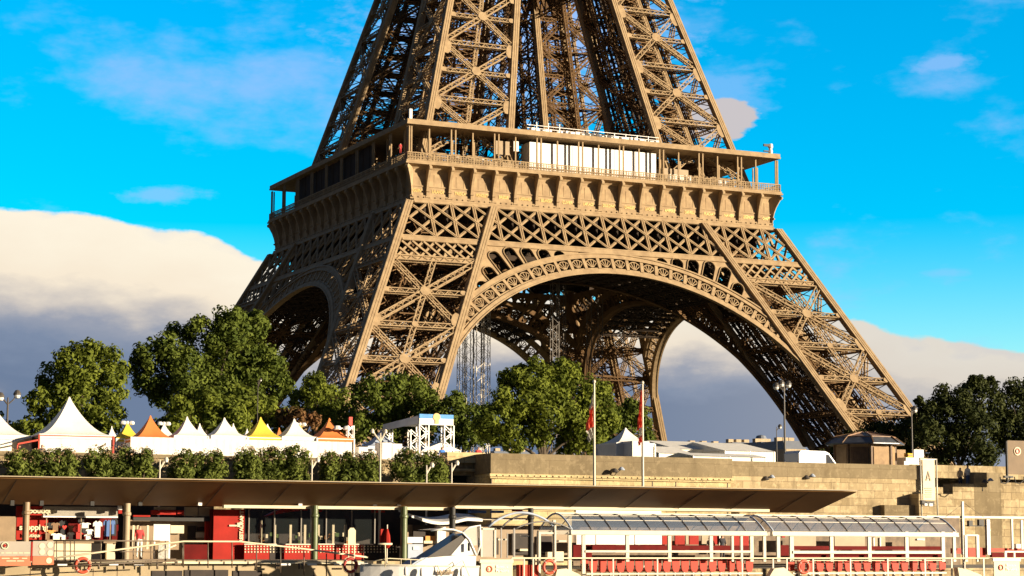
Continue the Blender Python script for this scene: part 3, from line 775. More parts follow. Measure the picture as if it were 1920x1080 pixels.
# quay walls -------------------------------------------------------
def X(px, Y, py=900): return at(px, py, Y).x
def Z(px, py, Y): return at(px, py, Y).z
root = empty('quay_wall', (0, YW, 0)); tag(root, 'long stained stone quay wall with pale parapet running below the tents and the kiosk', 'wall')
def part(mb, name, m_, p, **k):
    o = mb.obj(name, m_, None, **k)
    if p is not None: o.parent = p; o.matrix_parent_inverse = Matrix.Translation(-Vector(p.location)) if p.rotation_euler.z == 0 else (Matrix.Translation(p.location) @ Matrix.Rotation(p.rotation_euler.z, 4, 'Z')).inverted()
    return o
zl = Z(300, 852, YW); zr_ = Z(1550, 869, YW)
mb = MB(); mb.box(-700, X(835, YW), YW, YW+1, QZ, zl-.25); part(mb, 'wall_face', STONE, root)
mb = MB(); mb.box(-700, X(835, YW), YW-.12, YW+1.1, zl-.246, zl); part(mb, 'coping', STONE_C, root)
# recess with lintel and dark opening
xa, xb = X(835, YW), X(905, YW); zt = Z(870, 857, YW)
mb = MB(); mb.box(xa, xb, YW+.02, YW+1, Z(870, 891, YW), zt-.4); mb.box(xa, X(846, YW), YW+.02, YW+1, QZ, Z(870, 891, YW)); mb.box(X(886, YW), xb, YW+.02, YW+1, QZ, Z(870, 891, YW)); part(mb, 'recess_wall', STONE, root)
mb = MB(); mb.box(xa, xb, YW-.3, YW+1, zt-.396, zt+.3); mb.box(xa, xb, YW-.25, YW+.018, Z(870, 884, YW), Z(870, 879, YW)); part(mb, 'lintel', STONE_L, root)
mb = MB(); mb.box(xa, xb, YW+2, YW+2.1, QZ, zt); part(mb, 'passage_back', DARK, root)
# projecting block
yb = YW-2.7; x0 = X(921, yb); x1 = X(1370, yb)
ztop = Z(1000, 851.5, yb); 
mb = MB(); mb.box(x0, x1, yb, YW+1.2, QZ, ztop-1.35); part(mb, 'block_face', STONE_L, root)
mb = MB(); mb.box(x0-.08, x1+.08, yb-.10, YW+1.3, ztop-1.346, ztop); part(mb, 'block_parapet', STONE_C, root)
mb = MB(); mb.box(x0-.2, x1+.2, yb-.24, yb+.5, ztop-1.55, ztop-1.35); mb.box(x0-.14, x1+.14, yb-.16, yb+.5, ztop-1.66, ztop-1.552)
for i in range(40):
    xx = x0+.3+i*(x1-x0)/40; mb.box(xx, xx+.08, yb-.3, yb-.2, ztop-1.5, ztop-1.42)
part(mb, 'string_course', STONE_L, root)
mb = MB()
for f in (.0, .66, .76, .985): xx = x0+(x1-x0)*f; mb.box(xx, xx+.05, yb-.03, yb+.1, QZ, ztop-1.7)
part(mb, 'wall_joint', mat('joint_dark', (.12, .09, .06)), root)  # thin dark joint strips on the block face
mb = MB(); mb.box(x1+.09, X(1722, YW), YW-.5, YW+1, QZ, zr_-1.05); part(mb, 'wall_face', STONE, root)
mb = MB(); mb.box(x1+.09, X(1722, YW), YW-.55, YW+1.1, zr_-1.046, zr_); part(mb, 'coping', STONE_C, root)
# stepped wall by the stairs at the right
root2 = empty('stair_wall', (0, YW-1.6, 0)); tag(root2, 'stepped stone stair wall behind the glass roofed boat at the right, under the brown notice board', 'wall')
yq = YW-1.6
for a, b, t_, m_ in ((1722, 1786, 926, STONE), (1786, 1826, 907, STONE), (1826, 1876, 886, STONE_C), (1876, 2400, 905, STONE)):
    mb = MB(); mb.box(X(a, yq)+.01, X(b, yq), yq, yq+1.2, QZ, Z((a+b)/2 if b < 2000 else 1900, t_, yq)); part(mb, 'wall_step', m_, root2)
mb = MB(); mb.box(X(1722, yq), X(1786, yq), yq+3, yq+3.4, QZ, Z(1750, 880, yq+3)); mb.box(X(1786, yq), X(2300, yq), yq+5, yq+5.4, QZ, Z(1850, 874, yq+5)); part(mb, 'rear_wall', STONE, root2)
mb = MB(); mb.box(X(1665, yq), X(1722, yq), yq+.5, yq+2, QZ, Z(1700, 947, yq)); part(mb, 'low_block', STONE_C, root2)

# trees ---------------------------------------------------------------
def leafmat(name, c1, c2, tr=.22):
    m_ = mat(name, c1, .75, col2=c2, vscale=.8, translu=tr, spec=.15, detail=8); return m_
GR = [leafmat('leaf_olive', (.20, .235, .03), (.095, .125, .018), .3), leafmat('leaf_mid', (.14, .175, .027), (.065, .095, .015), .27), leafmat('leaf_dark', (.055, .065, .014), (.022, .032, .008), .12),
      leafmat('leaf_rust', (.26, .12, .055), (.14, .10, .035)), leafmat('leaf_bush', (.19, .23, .045), (.08, .105, .02), .28)]
BARK = mat('bark', (.10, .075, .05), .95, var=.4, vscale=3)
BLOSSOM = mat('dry_blossom', (.36, .24, .13), .9, var=.4, vscale=4)
def leaves(blobs, size, dens, seed, loc, fill=.35, stretch=1.6, rough=.22, sub=True):
    """leaf-sized quads spread through lumpy clumps; returns mesh data"""
    rs = np.random.RandomState(seed); B = np.array(blobs, float)
    # break every clump into smaller twig clumps for a ragged outline
    allp = []; alln = []
    for bi, (cx, cy, cz, rr) in enumerate(B):
        nsub = 26 if sub else 10
        d = rs.normal(size=(nsub, 3)); d /= np.linalg.norm(d, axis=1)[:, None]
        cen = np.array([cx, cy, cz])+d*rr*rs.uniform(.55, .92, (nsub, 1)); rad = rr*rs.uniform(.24, .46, nsub)
        for c_, r_ in zip(cen, rad):
            k = int(dens*4*math.pi*r_*r_/(size*size)*.55)+6
            n = rs.normal(size=(k, 3)); n[:, 2] += .25; n /= np.linalg.norm(n, axis=1)[:, None]
            rad2 = r_*(1-rs.uniform(0, 1, (k, 1))**2*.6)*rs.uniform(.85, 1.22, (k, 1)); allp.append(c_+n*rad2); alln.append(n)
        k = int(dens*fill*4*math.pi*rr*rr/(size*size)*.6)
        n = rs.normal(size=(k, 3)); n /= np.linalg.norm(n, axis=1)[:, None]; allp.append(np.array([cx, cy, cz])+n*rr*rs.uniform(.2, .8, (k, 1))); alln.append(n)
    P = np.concatenate(allp); N = np.concatenate(alln)
    # drop leaves buried deep in some clump
    keep = np.ones(len(P), bool)
    for cx, cy, cz, rr in B:
        d = np.linalg.norm(P-np.array([cx, cy, cz]), axis=1); keep &= ~((d < rr*.45) & (rs.uniform(size=len(P)) < .75))
    P = P[keep]; N = N[keep]; k = len(P)
    N = N+rs.normal(size=(k, 3))*.32; N /= np.linalg.norm(N, axis=1)[:, None]
    U = np.cross(N, rs.normal(size=(k, 3))); U /= np.linalg.norm(U, axis=1)[:, None]; V = np.cross(N, U)
    s = size*rs.uniform(.6, 1.35, (k, 1))*.5; U = U*s*stretch; V = V*s*.8; W = N*s*.35
    q = np.empty((k, 4, 3)); q[:, 0] = P-U; q[:, 1] = P-V+W; q[:, 2] = P+U; q[:, 3] = P+V+W
    return (q.reshape(-1, 3)-np.array(loc))
def leaf_obj(name, pts, m_, parent):
    k = len(pts)//4; me = bpy.data.meshes.new(name); me.vertices.add(len(pts)); me.vertices.foreach_set('co', pts.astype(np.float32).ravel())
    me.loops.add(k*4); me.loops.foreach_set('vertex_index', np.arange(k*4, dtype=np.int32)); me.polygons.add(k)
    me.polygons.foreach_set('loop_start', np.arange(0, k*4, 4, dtype=np.int32)); me.update(calc_edges=True); me.materials.append(m_)
    return link(name, me, parent)
def tree(name, label, pxblobs, Y, m_, size=.25, dens=1.25, trunk=None, seed=1, group='trees behind the tents', depth=1.0, zb=GZ, cat='tree', trunkr=.3):
    rs = random.Random(seed); bl = []
    for px, py, rp in pxblobs:
        yy = Y+rs.uniform(-.6, .6)*rp/20*depth
        c = at(px, py, yy); sc = FPX/((c-CAM).dot(_fw)); bl.append((c.x, c.y, c.z, rp/sc))
    cx = sum(b[0] for b in bl)/len(bl)
    if trunk: cx = at(trunk, 850, Y).x
    rt = empty(name, (cx, Y, zb)); tag(rt, label, cat, group)
    leaf_obj('crown', leaves(bl, size, dens, seed, (cx, Y, zb)), m_, rt)
    mb = MB(); top = max(b[2] for b in bl)-zb
    mb.tube([(0, 0, -.2), (.1, 0, top*.25), (-.05, .1, top*.6)], trunkr, 9, trunkr*.4)
    for b in bl[::2]: mb.tube([(0, 0, top*.2), ((b[0]-cx)*.5, (b[1]-Y)*.5, (b[2]-zb)*.6+top*.08), (b[0]-cx, b[1]-Y, b[2]-zb)], trunkr*.4, 6, .05)
    mb.obj('trunk', BARK, rt, fix=False); return rt
tree('leafy_tree', 'rounded olive green tree standing behind the big white pointed tent at the left', [(150, 690, 46), (188, 682, 42), (112, 722, 40), (208, 735, 34), (150, 745, 52), (95, 775, 40), (200, 785, 40), (140, 800, 50), (55, 805, 26), (215, 700, 26), (165, 665, 26), (75, 755, 26)], -172, GR[0], seed=11)
tree('leafy_tree', 'tallest and darkest tree left of the tower, in front of its left leg', [(285, 668, 34), (330, 650, 42), (285, 715, 36), (380, 632, 44), (435, 622, 42), (478, 612, 30), (350, 700, 55), (430, 690, 60), (495, 680, 40), (470, 735, 52), (522, 725, 30), (305, 745, 26), (400, 755, 55), (262, 690, 24)], -150, GR[1], seed=12, size=.27)
tree('leafy_tree', 'low broad light green tree close behind the white and yellow pointed tents', [(335, 780, 34), (395, 768, 42), (455, 772, 42), (505, 778, 34), (310, 805, 28), (425, 800, 40), (540, 800, 26)], -176, GR[0], seed=13)
tree('leafy_tree', 'small soft green tree behind the right orange tent', [(592, 732, 32), (622, 755, 34), (565, 755, 24), (640, 790, 32), (605, 785, 30)], -168, GR[0], seed=14, size=.2)
tree('rust_bush', 'rust brown bush between the yellow and orange pointed tents', [(532, 782, 15), (558, 782, 18), (588, 792, 15), (550, 800, 16)], -178, GR[3], seed=15, size=.22, cat='bush', trunkr=.1)
tree('leafy_tree', 'dense dark green tree before the near tower leg, left of the banner stage', [(690, 740, 34), (730, 742, 38), (782, 742, 36), (720, 795, 44), (675, 795, 32), (775, 790, 42), (818, 775, 30), (752, 722, 22)], -155, GR[1], seed=16)
tree('leafy_tree', 'green tree right of the blue banner stage, at the foot of the near tower leg', [(845, 768, 30), (878, 785, 32), (835, 808, 34), (882, 818, 30), (905, 775, 20), (860, 750, 16)], -160, GR[1], seed=17)
tree('leafy_tree', 'large round bright green tree in the middle, under the tower arch', [(1000, 712, 38), (1048, 712, 38), (968, 745, 44), (938, 785, 36), (1082, 748, 46), (1112, 780, 42), (1030, 770, 56), (1000, 808, 34), (1088, 815, 36), (1130, 742, 26), (1062, 696, 24), (1142, 790, 22), (952, 715, 20), (925, 815, 26), (975, 695, 14), (1060, 835, 22), (965, 830, 26), (1110, 825, 30), (905, 800, 20), (1000, 760, 50)], -182, GR[0], trunk=1018, seed=18)
tree('leafy_tree', 'dark green bushy tree behind the small white tent between the flagpoles', [(1162, 785, 30), (1192, 798, 32), (1172, 828, 26), (1214, 828, 20), (1185, 765, 18), (1140, 820, 20)], -160, GR[1], seed=19)
tree('dark_tree', 'dark tree at the right edge behind the stair wall', [(1745, 782, 36), (1790, 758, 38), (1840, 748, 42), (1760, 830, 44), (1830, 825, 52), (1825, 716, 14), (1858, 722, 16), (1724, 752, 10), (1800, 795, 50), (1735, 815, 30)], -165, GR[2], seed=20, size=.25, group='dark trees at the right')  # darker leaf tone than the trees further left
tree('dark_tree', 'dark tree cut off by the right edge behind the brown notice board', [(1900, 760, 40), (1955, 765, 46), (1905, 815, 48), (1960, 820, 50), (1925, 735, 22), (1880, 800, 36)], -160, GR[2], seed=21, size=.25, group='dark trees at the right')
tree('dark_tree', 'low dark tree behind the wooden kiosk', [(1640, 812, 28), (1680, 808, 28), (1605, 828, 24), (1700, 830, 30), (1665, 840, 30), (1575, 845, 20), (1625, 850, 30), (1545, 856, 14), (1700, 800, 18)], -150, GR[2], seed=22, group='dark trees at the right')
tree('leafy_tree', 'low green tree at the far left edge behind the white tents', [(20, 815, 20), (-10, 800, 26), (45, 822, 18)], -165, GR[1], seed=23)

# shrubs in front of the wall -------------------------------------------
def bush(label, x0, x1, top, seed):
    Y = -214.8; n = max(2, int((x1-x0)/38)); bl = []
    for i in range(n):
        r = min((x1-x0)/n*.56, 30); px = x0+r+(x1-x0-2*r)*(i/(n-1))
        for py in (top+r*.95, top+r*.95+26):
            c = at(px, py+random.uniform(-3, 3), Y+random.uniform(-.3, .3)); sc = FPX/((c-CAM).dot(_fw)); bl.append((c.x, c.y, c.z, r/sc))
    cx = sum(b[0] for b in bl)/len(bl); rt = empty('clipped_shrub', (cx, Y, QZ)); tag(rt, label, 'bush', 'clipped shrubs above the canopy')
    leaf_obj('foliage', leaves(bl, .13, 1.3, seed, (cx, Y, QZ), stretch=1.9), GR[4], rt)
    # dry blossom heads over the top
    rs = np.random.RandomState(seed+50); pts = []
    tb = bl[::2]
    for b in tb:
        k = 70; a = rs.uniform(0, 2*math.pi, k); e = rs.uniform(.1, 1.3, k)
        d = np.stack([np.cos(a)*np.cos(e), np.sin(a)*np.cos(e), np.sin(e)], 1); pts.append(np.array(b[:3])+d*b[3]*rs.uniform(.98, 1.2, (k, 1)))
    P = np.concatenate(pts)
    q = []
    for p in P:
        for _ in range(3):
            c = p+rs.normal(size=3)*.05; u = rs.normal(size=3)*.03; v = rs.normal(size=3)*.03; q += [c-u, c-v, c+u, c+v]
    leaf_obj('blossom', np.array(q)-np.array([cx, Y, QZ]), BLOSSOM, rt)
    mb = MB()
    for b in tb: mb.tube([(b[0]-cx, b[1]-Y, 0), (b[0]-cx+.1, b[1]-Y, b[2]-QZ)], .12, 7, .06)
    mb.obj('stem', BARK, rt, fix=False)
for i, (a, b, t_, l) in enumerate(((8, 150, 845, 'widest clipped shrub, at the far left below the big white tent'), (158, 292, 838, 'clipped shrub with brownish top below the left orange tent'), (316, 424, 848, 'clipped shrub below the small white tents'), (436, 578, 840, 'tall clipped shrub below the front yellow tent'), (597, 712, 850, 'clipped shrub below the right orange tent, left of the white mast'), (732, 840, 848, 'clipped shrub below the blue banner stage, nearest the stone wall'))):
    bush(l, a, b, t_, 60+i)

# tents ------------------------------------------------------------------
CW = CANVAS; CY = mat('yellow_canvas', (.72, .52, .05), .8, var=.08, vscale=1.5); CO = mat('orange_canvas', (.66, .20, .045), .8, var=.1, vscale=1.5); CB = mat('grey_blue_canvas', (.40, .46, .56), .7, var=.15, vscale=1.5)
REDM = mat('red_paint', (.62, .06, .03), .5, var=.15, vscale=2)
def tent(label, px, pk, ev, hw, Y, roofm, wall=True, bow=False, wallm=None, open_left=False, group='pointed tents along the wall'):
    c = at(px, ev, Y); sc = FPX/((c-CAM).dot(_fw)); s = hw/sc/math.cos(.43)*.92; zp = at(px, pk, Y).z-GZ; ze = c.z-GZ
    rt = empty('pointed_tent', (c.x, Y, GZ)); tag(rt, label, 'tent', group)
    mb = MB(); n = 14; H = zp-ze
    rings = []
    for i in range(n+1):
        t_ = i/n; r = s*(1-t_); zz = ze+H*(t_**1.9)*1.0
        r = max(r, .03); rings.append([(-r, -r, zz), (0, -r*(1-.03*math.sin(math.pi*t_)), zz-.05*s*(1-t_)*0), (r, -r, zz), (r, 0, zz), (r, r, zz), (0, r, zz), (-r, r, zz), (-r, 0, zz)])
    # concave sweep: use t^1.9 against linear radius
    for a, b in zip(rings, rings[1:]):
        for k in range(8): j = (k+1) % 8; mb.quad(a[k], a[j], b[j], b[k])
    mb.quad(*rings[-1])
    v = .28
    for k in range(8):
        a, b = rings[0][k], rings[0][(k+1) % 8]; mb.quad((a[0], a[1], a[2]-v), (b[0], b[1], b[2]-v), b, a)
    part(mb, 'roof', roofm, None).parent = rt
    if wall:
        wm = wallm or CANVAS; mb = MB(); q = s-.05
        # gently pleated wall panels
        for sx in range(4):
            if open_left and sx == 3: continue
            cc, ss = round(math.cos(sx*math.pi/2)), round(math.sin(sx*math.pi/2)); m2 = 16
            for k in range(m2):
                xa, xb = -q+2*q*k/m2, -q+2*q*(k+1)/m2; ya, yb = -q-.015*(k % 2), -q-.015*((k+1) % 2)
                rt_ = lambda x, y: (x*cc-y*ss, x*ss+y*cc)
                mb.quad((*rt_(xa, ya), 0), (*rt_(xb, yb), 0), (*rt_(xb, yb), ze-v+.05), (*rt_(xa, ya), ze-v+.05))
        mb.obj('wall_panel', wm, rt, fix=False)
    mb = MB()
    for sx in (-1, 1):
        for sy in (-1, 1): mb.box(sx*s-.05, sx*s+.05, sy*s-.05, sy*s+.05, 0, ze-.05)
        mb.box(-s-.03, s+.03, sx*s-.03, sx*s+.03, ze-.13, ze-.07); mb.box(sx*s-.03, sx*s+.03, -s, s, ze-.135, ze-.075)
    if open_left:
        mb.box(-s-.04, -s+.04, -s, s, ze-.5, ze-.4); mb.box(-s-1.4, -s-1.32, -s, -s+.08, 0, ze-.7)
        mb.bar((-s, -s, ze-.4), (-s-1.36, -s, ze-.7), .1); mb.bar((-s, s, ze-.4), (-s-1.36, s, ze-.7), .1); mb.box(-s-1.4, -s-1.32, s-.08, s, 0, ze-.7)
    mb.obj('frame', REDM if open_left else WHITE, rt)
    if open_left:
        mb = MB(); mb.quad((-s, -s, ze-.1), (-s, s, ze-.1), (-s-2.2, s, ze-.75), (-s-2.2, -s, ze-.75)); mb.obj('side_awning', CANVAS, rt, fix=False)
    if bow:
        mb = MB(); zz = ze+H*.90
        for sg in (-1, 1): mb.lathe((sg*.30, 0, zz-.1), [(0, 0), (.18, .04), (.22, .15), (.16, .26), (0, .3)], 8)
        mb.lathe((0, 0, zz-.05), [(.08, 0), (.14, .1), (.08, .22)], 8); mb.obj('bow', WHITE, rt)
    return rt
tent('biggest white pointed tent with red framed open left side', 128, 744, 818, 68, -203, CW, open_left=True)
tent('white tent cut off by the left edge of the picture', -18, 755, 818, 62, -202, CW)
tent('small white tent peak between the biggest white tent and the left yellow one', 209, 799, 823, 14, -192, CW)
tent('yellow tent with white bow, left of the left orange tent', 238, 791, 822, 26, -199, CY, bow=True)
tent('orange tent at the left of the row, right of the yellow tent with a bow', 281, 779, 822, 37, -203, CO)
tent('small white tent with a white bow behind and right of the left orange tent', 307, 793, 818, 20, -194, CW, bow=True)
tent('white tent directly right of the left orange tent', 350, 781, 818, 32, -203, CW)
tent('small white tent peak behind, third from the left orange tent', 374, 794, 818, 16, -194, CW)
tent('white tent directly left of the front yellow tent', 420, 783, 818, 34, -203, CW)
tent('small white tent peak just behind, left of the front yellow tent', 437, 794, 818, 15, -194, CW)
tent('tiny white tent peak behind the left slope of the front yellow tent', 463, 804, 819, 10, -190, CW)
tent('front yellow tent in the middle of the row of small tents', 488, 782, 820, 34, -203, CY)
tent('small white tent peak behind the right slope of the front yellow tent', 501, 795, 820, 20, -194, CW)
tent('small orange tent peak showing behind between yellow and white tents', 523, 802, 822, 12, -190, CO)
tent('white tent between the front yellow tent and the right orange tent', 551, 785, 820, 34, -203, CW)
tent('small yellow tent with white bow behind, left of the right orange tent', 562, 794, 822, 18, -194, CY, bow=True)
tent('orange tent at the right end of the row', 617, 784, 822, 36, -203, CO)
tent('grey blue roofed tent beside the white mast', 713, 808, 838, 38, -200, CB, group=None)
tent('small white tent with open blue shaded side between the two flagpoles', 1173, 802, 832, 40, -203, CW, group=None)
# long white run of stall walls below the small tents
mb = MB(); a, b = X(243, -206.2), X(655, -206.2); zt = Z(450, 824, -206.2)
for k in range(64):
    xa, xb = a+(b-a)*k/64, a+(b-a)*(k+1)/64; mb.quad((xa, -206.2-.02*(k % 2), GZ), (xb, -206.2-.02*((k+1) % 2), GZ), (xb, -206.2-.02*((k+1) % 2), zt), (xa, -206.2-.02*(k % 2), zt))
o = mb.obj('canvas_screen', CANVAS, fix=False); tag(o, 'long white canvas screen below the row of small pointed tents', 'screen')
# white boxes round the grey blue tent
mb = MB(); p = at(735, 850, -204)
for a, b, t_ in ((672, 690, 838), (693, 706, 845), (716, 735, 830), (735, 754, 832)): mb.box(X(a, -204), X(b, -204)-.03, -204, -202.6, GZ, Z((a+b)/2, t_, -204))
o = mb.obj('white_stall_panels', CANVAS); tag(o, 'stack of white stall panels around the foot of the grey blue tent', 'panels')
mb = MB(); mb.box(X(1186, -206), X(1218, -206), -206, -203, GZ, Z(1200, 827, -206)); o = mb.obj('white_cabin', CANVAS); tag(o, 'white canvas cabin right of the small tent behind the right flagpole', 'cabin')

# banner stage --------------------------------------------------------------
YT = -203.0
st = empty('banner_stage', tuple(at(815, 800, YT).xy)+(GZ,)); tag(st, 'open truss stage with a blue and white banner over its front', 'stage')
xl, xr = X(785, YT), X(849, YT); zt, zm, zb_ = Z(815, 777, YT), Z(815, 785, YT), Z(815, 797, YT)
BLUE = mat('sky_blue_print', (.06, .32, .78), .5, var=.25, vscale=1.5)
mb = MB(); mb.box(xl, xr, YT-.05, YT+.05, zb_, zm); part(mb, 'banner', WHITE, st)
mb = MB(); mb.box(xl, xr, YT-.055, YT+.055, zm+.004, zt); part(mb, 'blue_banner', BLUE, st)
mb = MB(); mb.lathe(((xl+xr)/2, YT-.09, zm+.12), [(0, 0), (.28, 0), (.28, .03), (0, .03)], 12, 'y'); mb.box((xl+xr)/2-.12, (xl+xr)/2+.16, YT-.1, YT-.06, zb_+.1, zm-.05); part(mb, 'banner_emblem', mat('pale_orange', (.85, .5, .2)), st)
mb = MB(); pr = [(xl, YT, zb_+.05), (xr, YT, zb_+.05), (xr-.2, YT+7, zb_+.5), (xl-.2, YT+7, zb_+.5)]
mb.prism([(xl, YT+.06, zt-.1), (xl, YT+.06, zb_+.1), (xl, YT+7, zb_-.1), (xl, YT+7, zt-.4)], [(xl-.04, YT+.06, zt-.1), (xl-.04, YT+.06, zb_+.1), (xl-.04, YT+7, zb_-.1), (xl-.04, YT+7, zt-.4)])
mb.box(xl, xr, YT+.1, YT+7, zt-.5, zt-.42); part(mb, 'canvas_roof', mat('stage_canvas', (.60, .62, .66), .7, var=.15), st)
ALU = mat('aluminium', (.70, .68, .64), .4, .6)
for xx, yy in ((xl+.35, YT+.2), (xr-.35, YT+.2), (xl+.1, YT+6.6), (xr-.35, YT+6.6)):
    mb = MB(); mb.girder((xx, yy, GZ), (xx, yy, zb_), .8, (0, -1, 0), c=.09, lace=.06, pitch=.6); part(mb, 'truss_leg', ALU, st)
# red topped truss tower beside the tents
p = at(656, 850, -204); tt = empty('truss_tower', (p.x, -204, GZ)); tag(tt, 'thin white truss tower with a red top at the right end of the tent row', 'truss tower')
zt = Z(656, 798, -204)-GZ
mb = MB(); mb.girder((0, 0, 0), (0, 0, zt), .5, (0, -1, 0), c=.07, lace=.05, pitch=.45); mb.obj('truss', ALU, tt)
mb = MB(); mb.box(-.12, .12, -.12, .12, zt, zt+.6); mb.obj('red_cap', REDM, tt)
mb = MB()
for sg in (-1, 1): mb.lathe((-.6+sg*.35, 0, zt-.35), [(0, 0), (.3, .05), (.2, .3), (0, .35)], 8)
mb.bar((0, 0, zt-.2), (-1.1, 0, zt-.2), .07); mb.obj('spotlight', WHITE, tt)
# low white gabled marquee behind the stage
def marquee(label, x0, x1, eave, ridge, Y, dy=6, wallpx=866, group='long white marquees', gab=False):
    a, b = X(x0, Y), X(x1, Y); ze, zr2 = Z((x0+x1)/2, eave, Y), Z((x0+x1)/2, ridge, Y+dy/2)
    rt = empty('marquee', ((a+b)/2, Y+dy/2, GZ)); tag(rt, label, 'marquee', group)
    mb = MB()
    if gab: mb.prism([(a, Y, ze), ((a+b)/2, Y, zr2), (b, Y, ze)], [(a, Y+dy, ze), ((a+b)/2, Y+dy, zr2), (b, Y+dy, ze)])
    else: mb.prism([(a, Y, ze), (a, Y+dy/2, zr2), (a, Y+dy, ze)], [(b, Y, ze), (b, Y+dy/2, zr2), (b, Y+dy, ze)])
    part(mb, 'roof', CANVAS, rt)
    mb = MB(); mb.box(a+.1, b-.1, Y+.15, Y+dy-.1, GZ, ze-.01); part(mb, 'wall_panel', CANVAS, rt)
    n = max(2, int((b-a)/2.5))
    for i in range(n+1): mb = MB(); xx = a+.1+(b-a-.2)*i/n; mb.box(xx-.04, xx+.04, Y+.1, Y+.145, GZ, ze-.02); part(mb, 'post', ALU, rt)
    return rt
marquee('low white gabled marquee seen between the legs of the banner stage', 790, 866, 845, 834, -190, 8, group=None, gab=True)
marquee('small white marquee at the left end, with a grey gabled front', 1236, 1300, 850, 838, -180, 7)
marquee('longest white marquee with shallow roof right of the two flagpoles', 1270, 1385, 843, 829, -170, 12)
marquee('low white marquee right of the longest one, left of the white van', 1360, 1456, 846, 832, -174, 12)
marquee('front white marquee wall just above the stone parapet', 1300, 1440, 856, 851, -190, 5)

# distant town ----------------------------------------------------------------
FAR = stone('far_facade', (.50, .40, .27), (.46, .37, .25), (.3, .24, .17), 4, 3, .3)
ROOFZ = mat('zinc_roof', (.20, .22, .26), .5, var=.2, vscale=.3); WIN = mat('window_dark', (.05, .06, .08), .2)
def building(label, x0, x1, top, Y, floors=4):
    a, b = X(x0, Y, 830), X(x1, Y, 830); zt = Z((x0+x1)/2, top, Y)
    rt = empty('apartment_building', ((a+b)/2, Y, GZ)); tag(rt, label, 'building', 'distant apartment buildings')
    mb = MB(); mb.box(a, b, Y, Y+14, GZ, zt-2.2); part(mb, 'wall', FAR, rt)
    mb = MB(); mb.prism([(a, Y+.1, zt-2.19), (b, Y+.1, zt-2.19), (b, Y+13.9, zt-2.19), (a, Y+13.9, zt-2.19)], [(a+.3, Y+2, zt), (b-.3, Y+2, zt), (b-.3, Y+12, zt), (a+.3, Y+12, zt)]); part(mb, 'roof', ROOFZ, rt)
    n = max(3, int((b-a)/3.2)); z = zt-4.8
    for fl in range(floors):
        for i in range(n):
            xx = a+(b-a)*(i+.5)/n; mb = MB(); mb.box(xx-.6, xx+.6, Y-.05, Y-.003, z, z+2.0)
            if fl < 3: part(mb, 'window', WIN, rt)
        z -= 3.3
    for i in range(3): mb = MB(); xx = a+(b-a)*(i+.7)/3.4; mb.box(xx-.8, xx+.8, Y+5, Y+6.5, zt-.3, zt+1.0); part(mb, 'chimney', FAR, rt)
building('cream apartment block on the skyline directly left of the dark street lamp', 1433, 1466, 828, 130)
building('cream apartment block on the skyline right of the dark street lamp, beside the arch foot', 1474, 1512, 826, 110)
building('low distant block on the skyline above the longest marquee', 1300, 1375, 832, 160)
building('distant block with chimneys on the skyline between the marquees and the water tower', 1378, 1428, 829, 150)
building('far block glimpsed left of the tower foot between the trees', 1232, 1262, 838, 150)
p = at(1427, 830, 140); wt_ = empty('water_tower', (p.x, 140, GZ)); tag(wt_, 'small dark mushroom shaped tower on the skyline above the marquees', 'water tower')
zz = Z(1427, 815, 140)-GZ
mb = MB(); mb.lathe((0, 0, 0), [(1.0, 0), (.6, zz-5), (.8, zz-4.5)], 10); mb.obj('shaft', ROOFZ, wt_); mb = MB(); mb.lathe((0, 0, zz-4.5), [(.5, 0), (1.7, 1.5), (1.8, 3), (1.2, 4.2), (0, 4.5)], 12); mb.obj('tank', ROOFZ, wt_)
# a long row of more distant roofs closes the horizon
for i, (a, b, t_) in enumerate(((-60, 60, 842), (60, 170, 838), (700, 800, 840), (930, 1010, 846), (1040, 1120, 846))):
    building(['distant block hidden mostly behind the tents at the far left', 'distant block behind the leftmost tree', 'distant block behind the grey blue tent', 'distant block under the big round tree', 'distant block behind the left flagpole'][i], a, b, t_, 220, 2)

# lattice masts under the tower -----------------------------------------------
def mast(label, px, top, Y, w_, m_, nleg=1):
    p = at(px, top, Y); rt = empty('lattice_mast', (p.x, Y, GZ)); tag(rt, label, 'mast', 'lattice masts under the tower')
    mb = MB(); mb.girder((0, 0, 0), (0, 0, p.z-GZ), w_, (0, -1, 0), c=.13, lace=.07, pitch=w_*.8); mb.obj('truss', m_, rt)
    mb = MB(); mb.box(-w_*.6, w_*.6, -w_*.6, w_*.6, 0, .4); mb.obj('base', m_, rt)
SC = mat('galvanised', (.55, .50, .42), .5, .3); SCD = mat('galvanised_dark', (.12, .10, .08), .6)
mast('left and thinner of two pale lattice masts seen through the arch beside the near leg', 867, 560, 20, 1.6, SC)
mast('pale lattice mast seen through the arch, second from the near leg', 878, 560, 15, 1.7, SC)
mast('pale lattice mast seen through the arch, third from the near leg', 899, 545, 10, 1.7, SC)
mast('rightmost of the pale lattice masts beside the near leg', 911, 545, 14, 1.5, SC)
mast('left dark lattice mast in the shade under the first floor above the round tree', 1040, 505, -25, 1.3, SCD)
mast('middle dark lattice mast in the shade under the first floor', 1053, 510, -15, 1.3, SCD)
mast('square dark lattice mast above the right side of the round tree', 1115, 560, -10, 2.4, SCD)

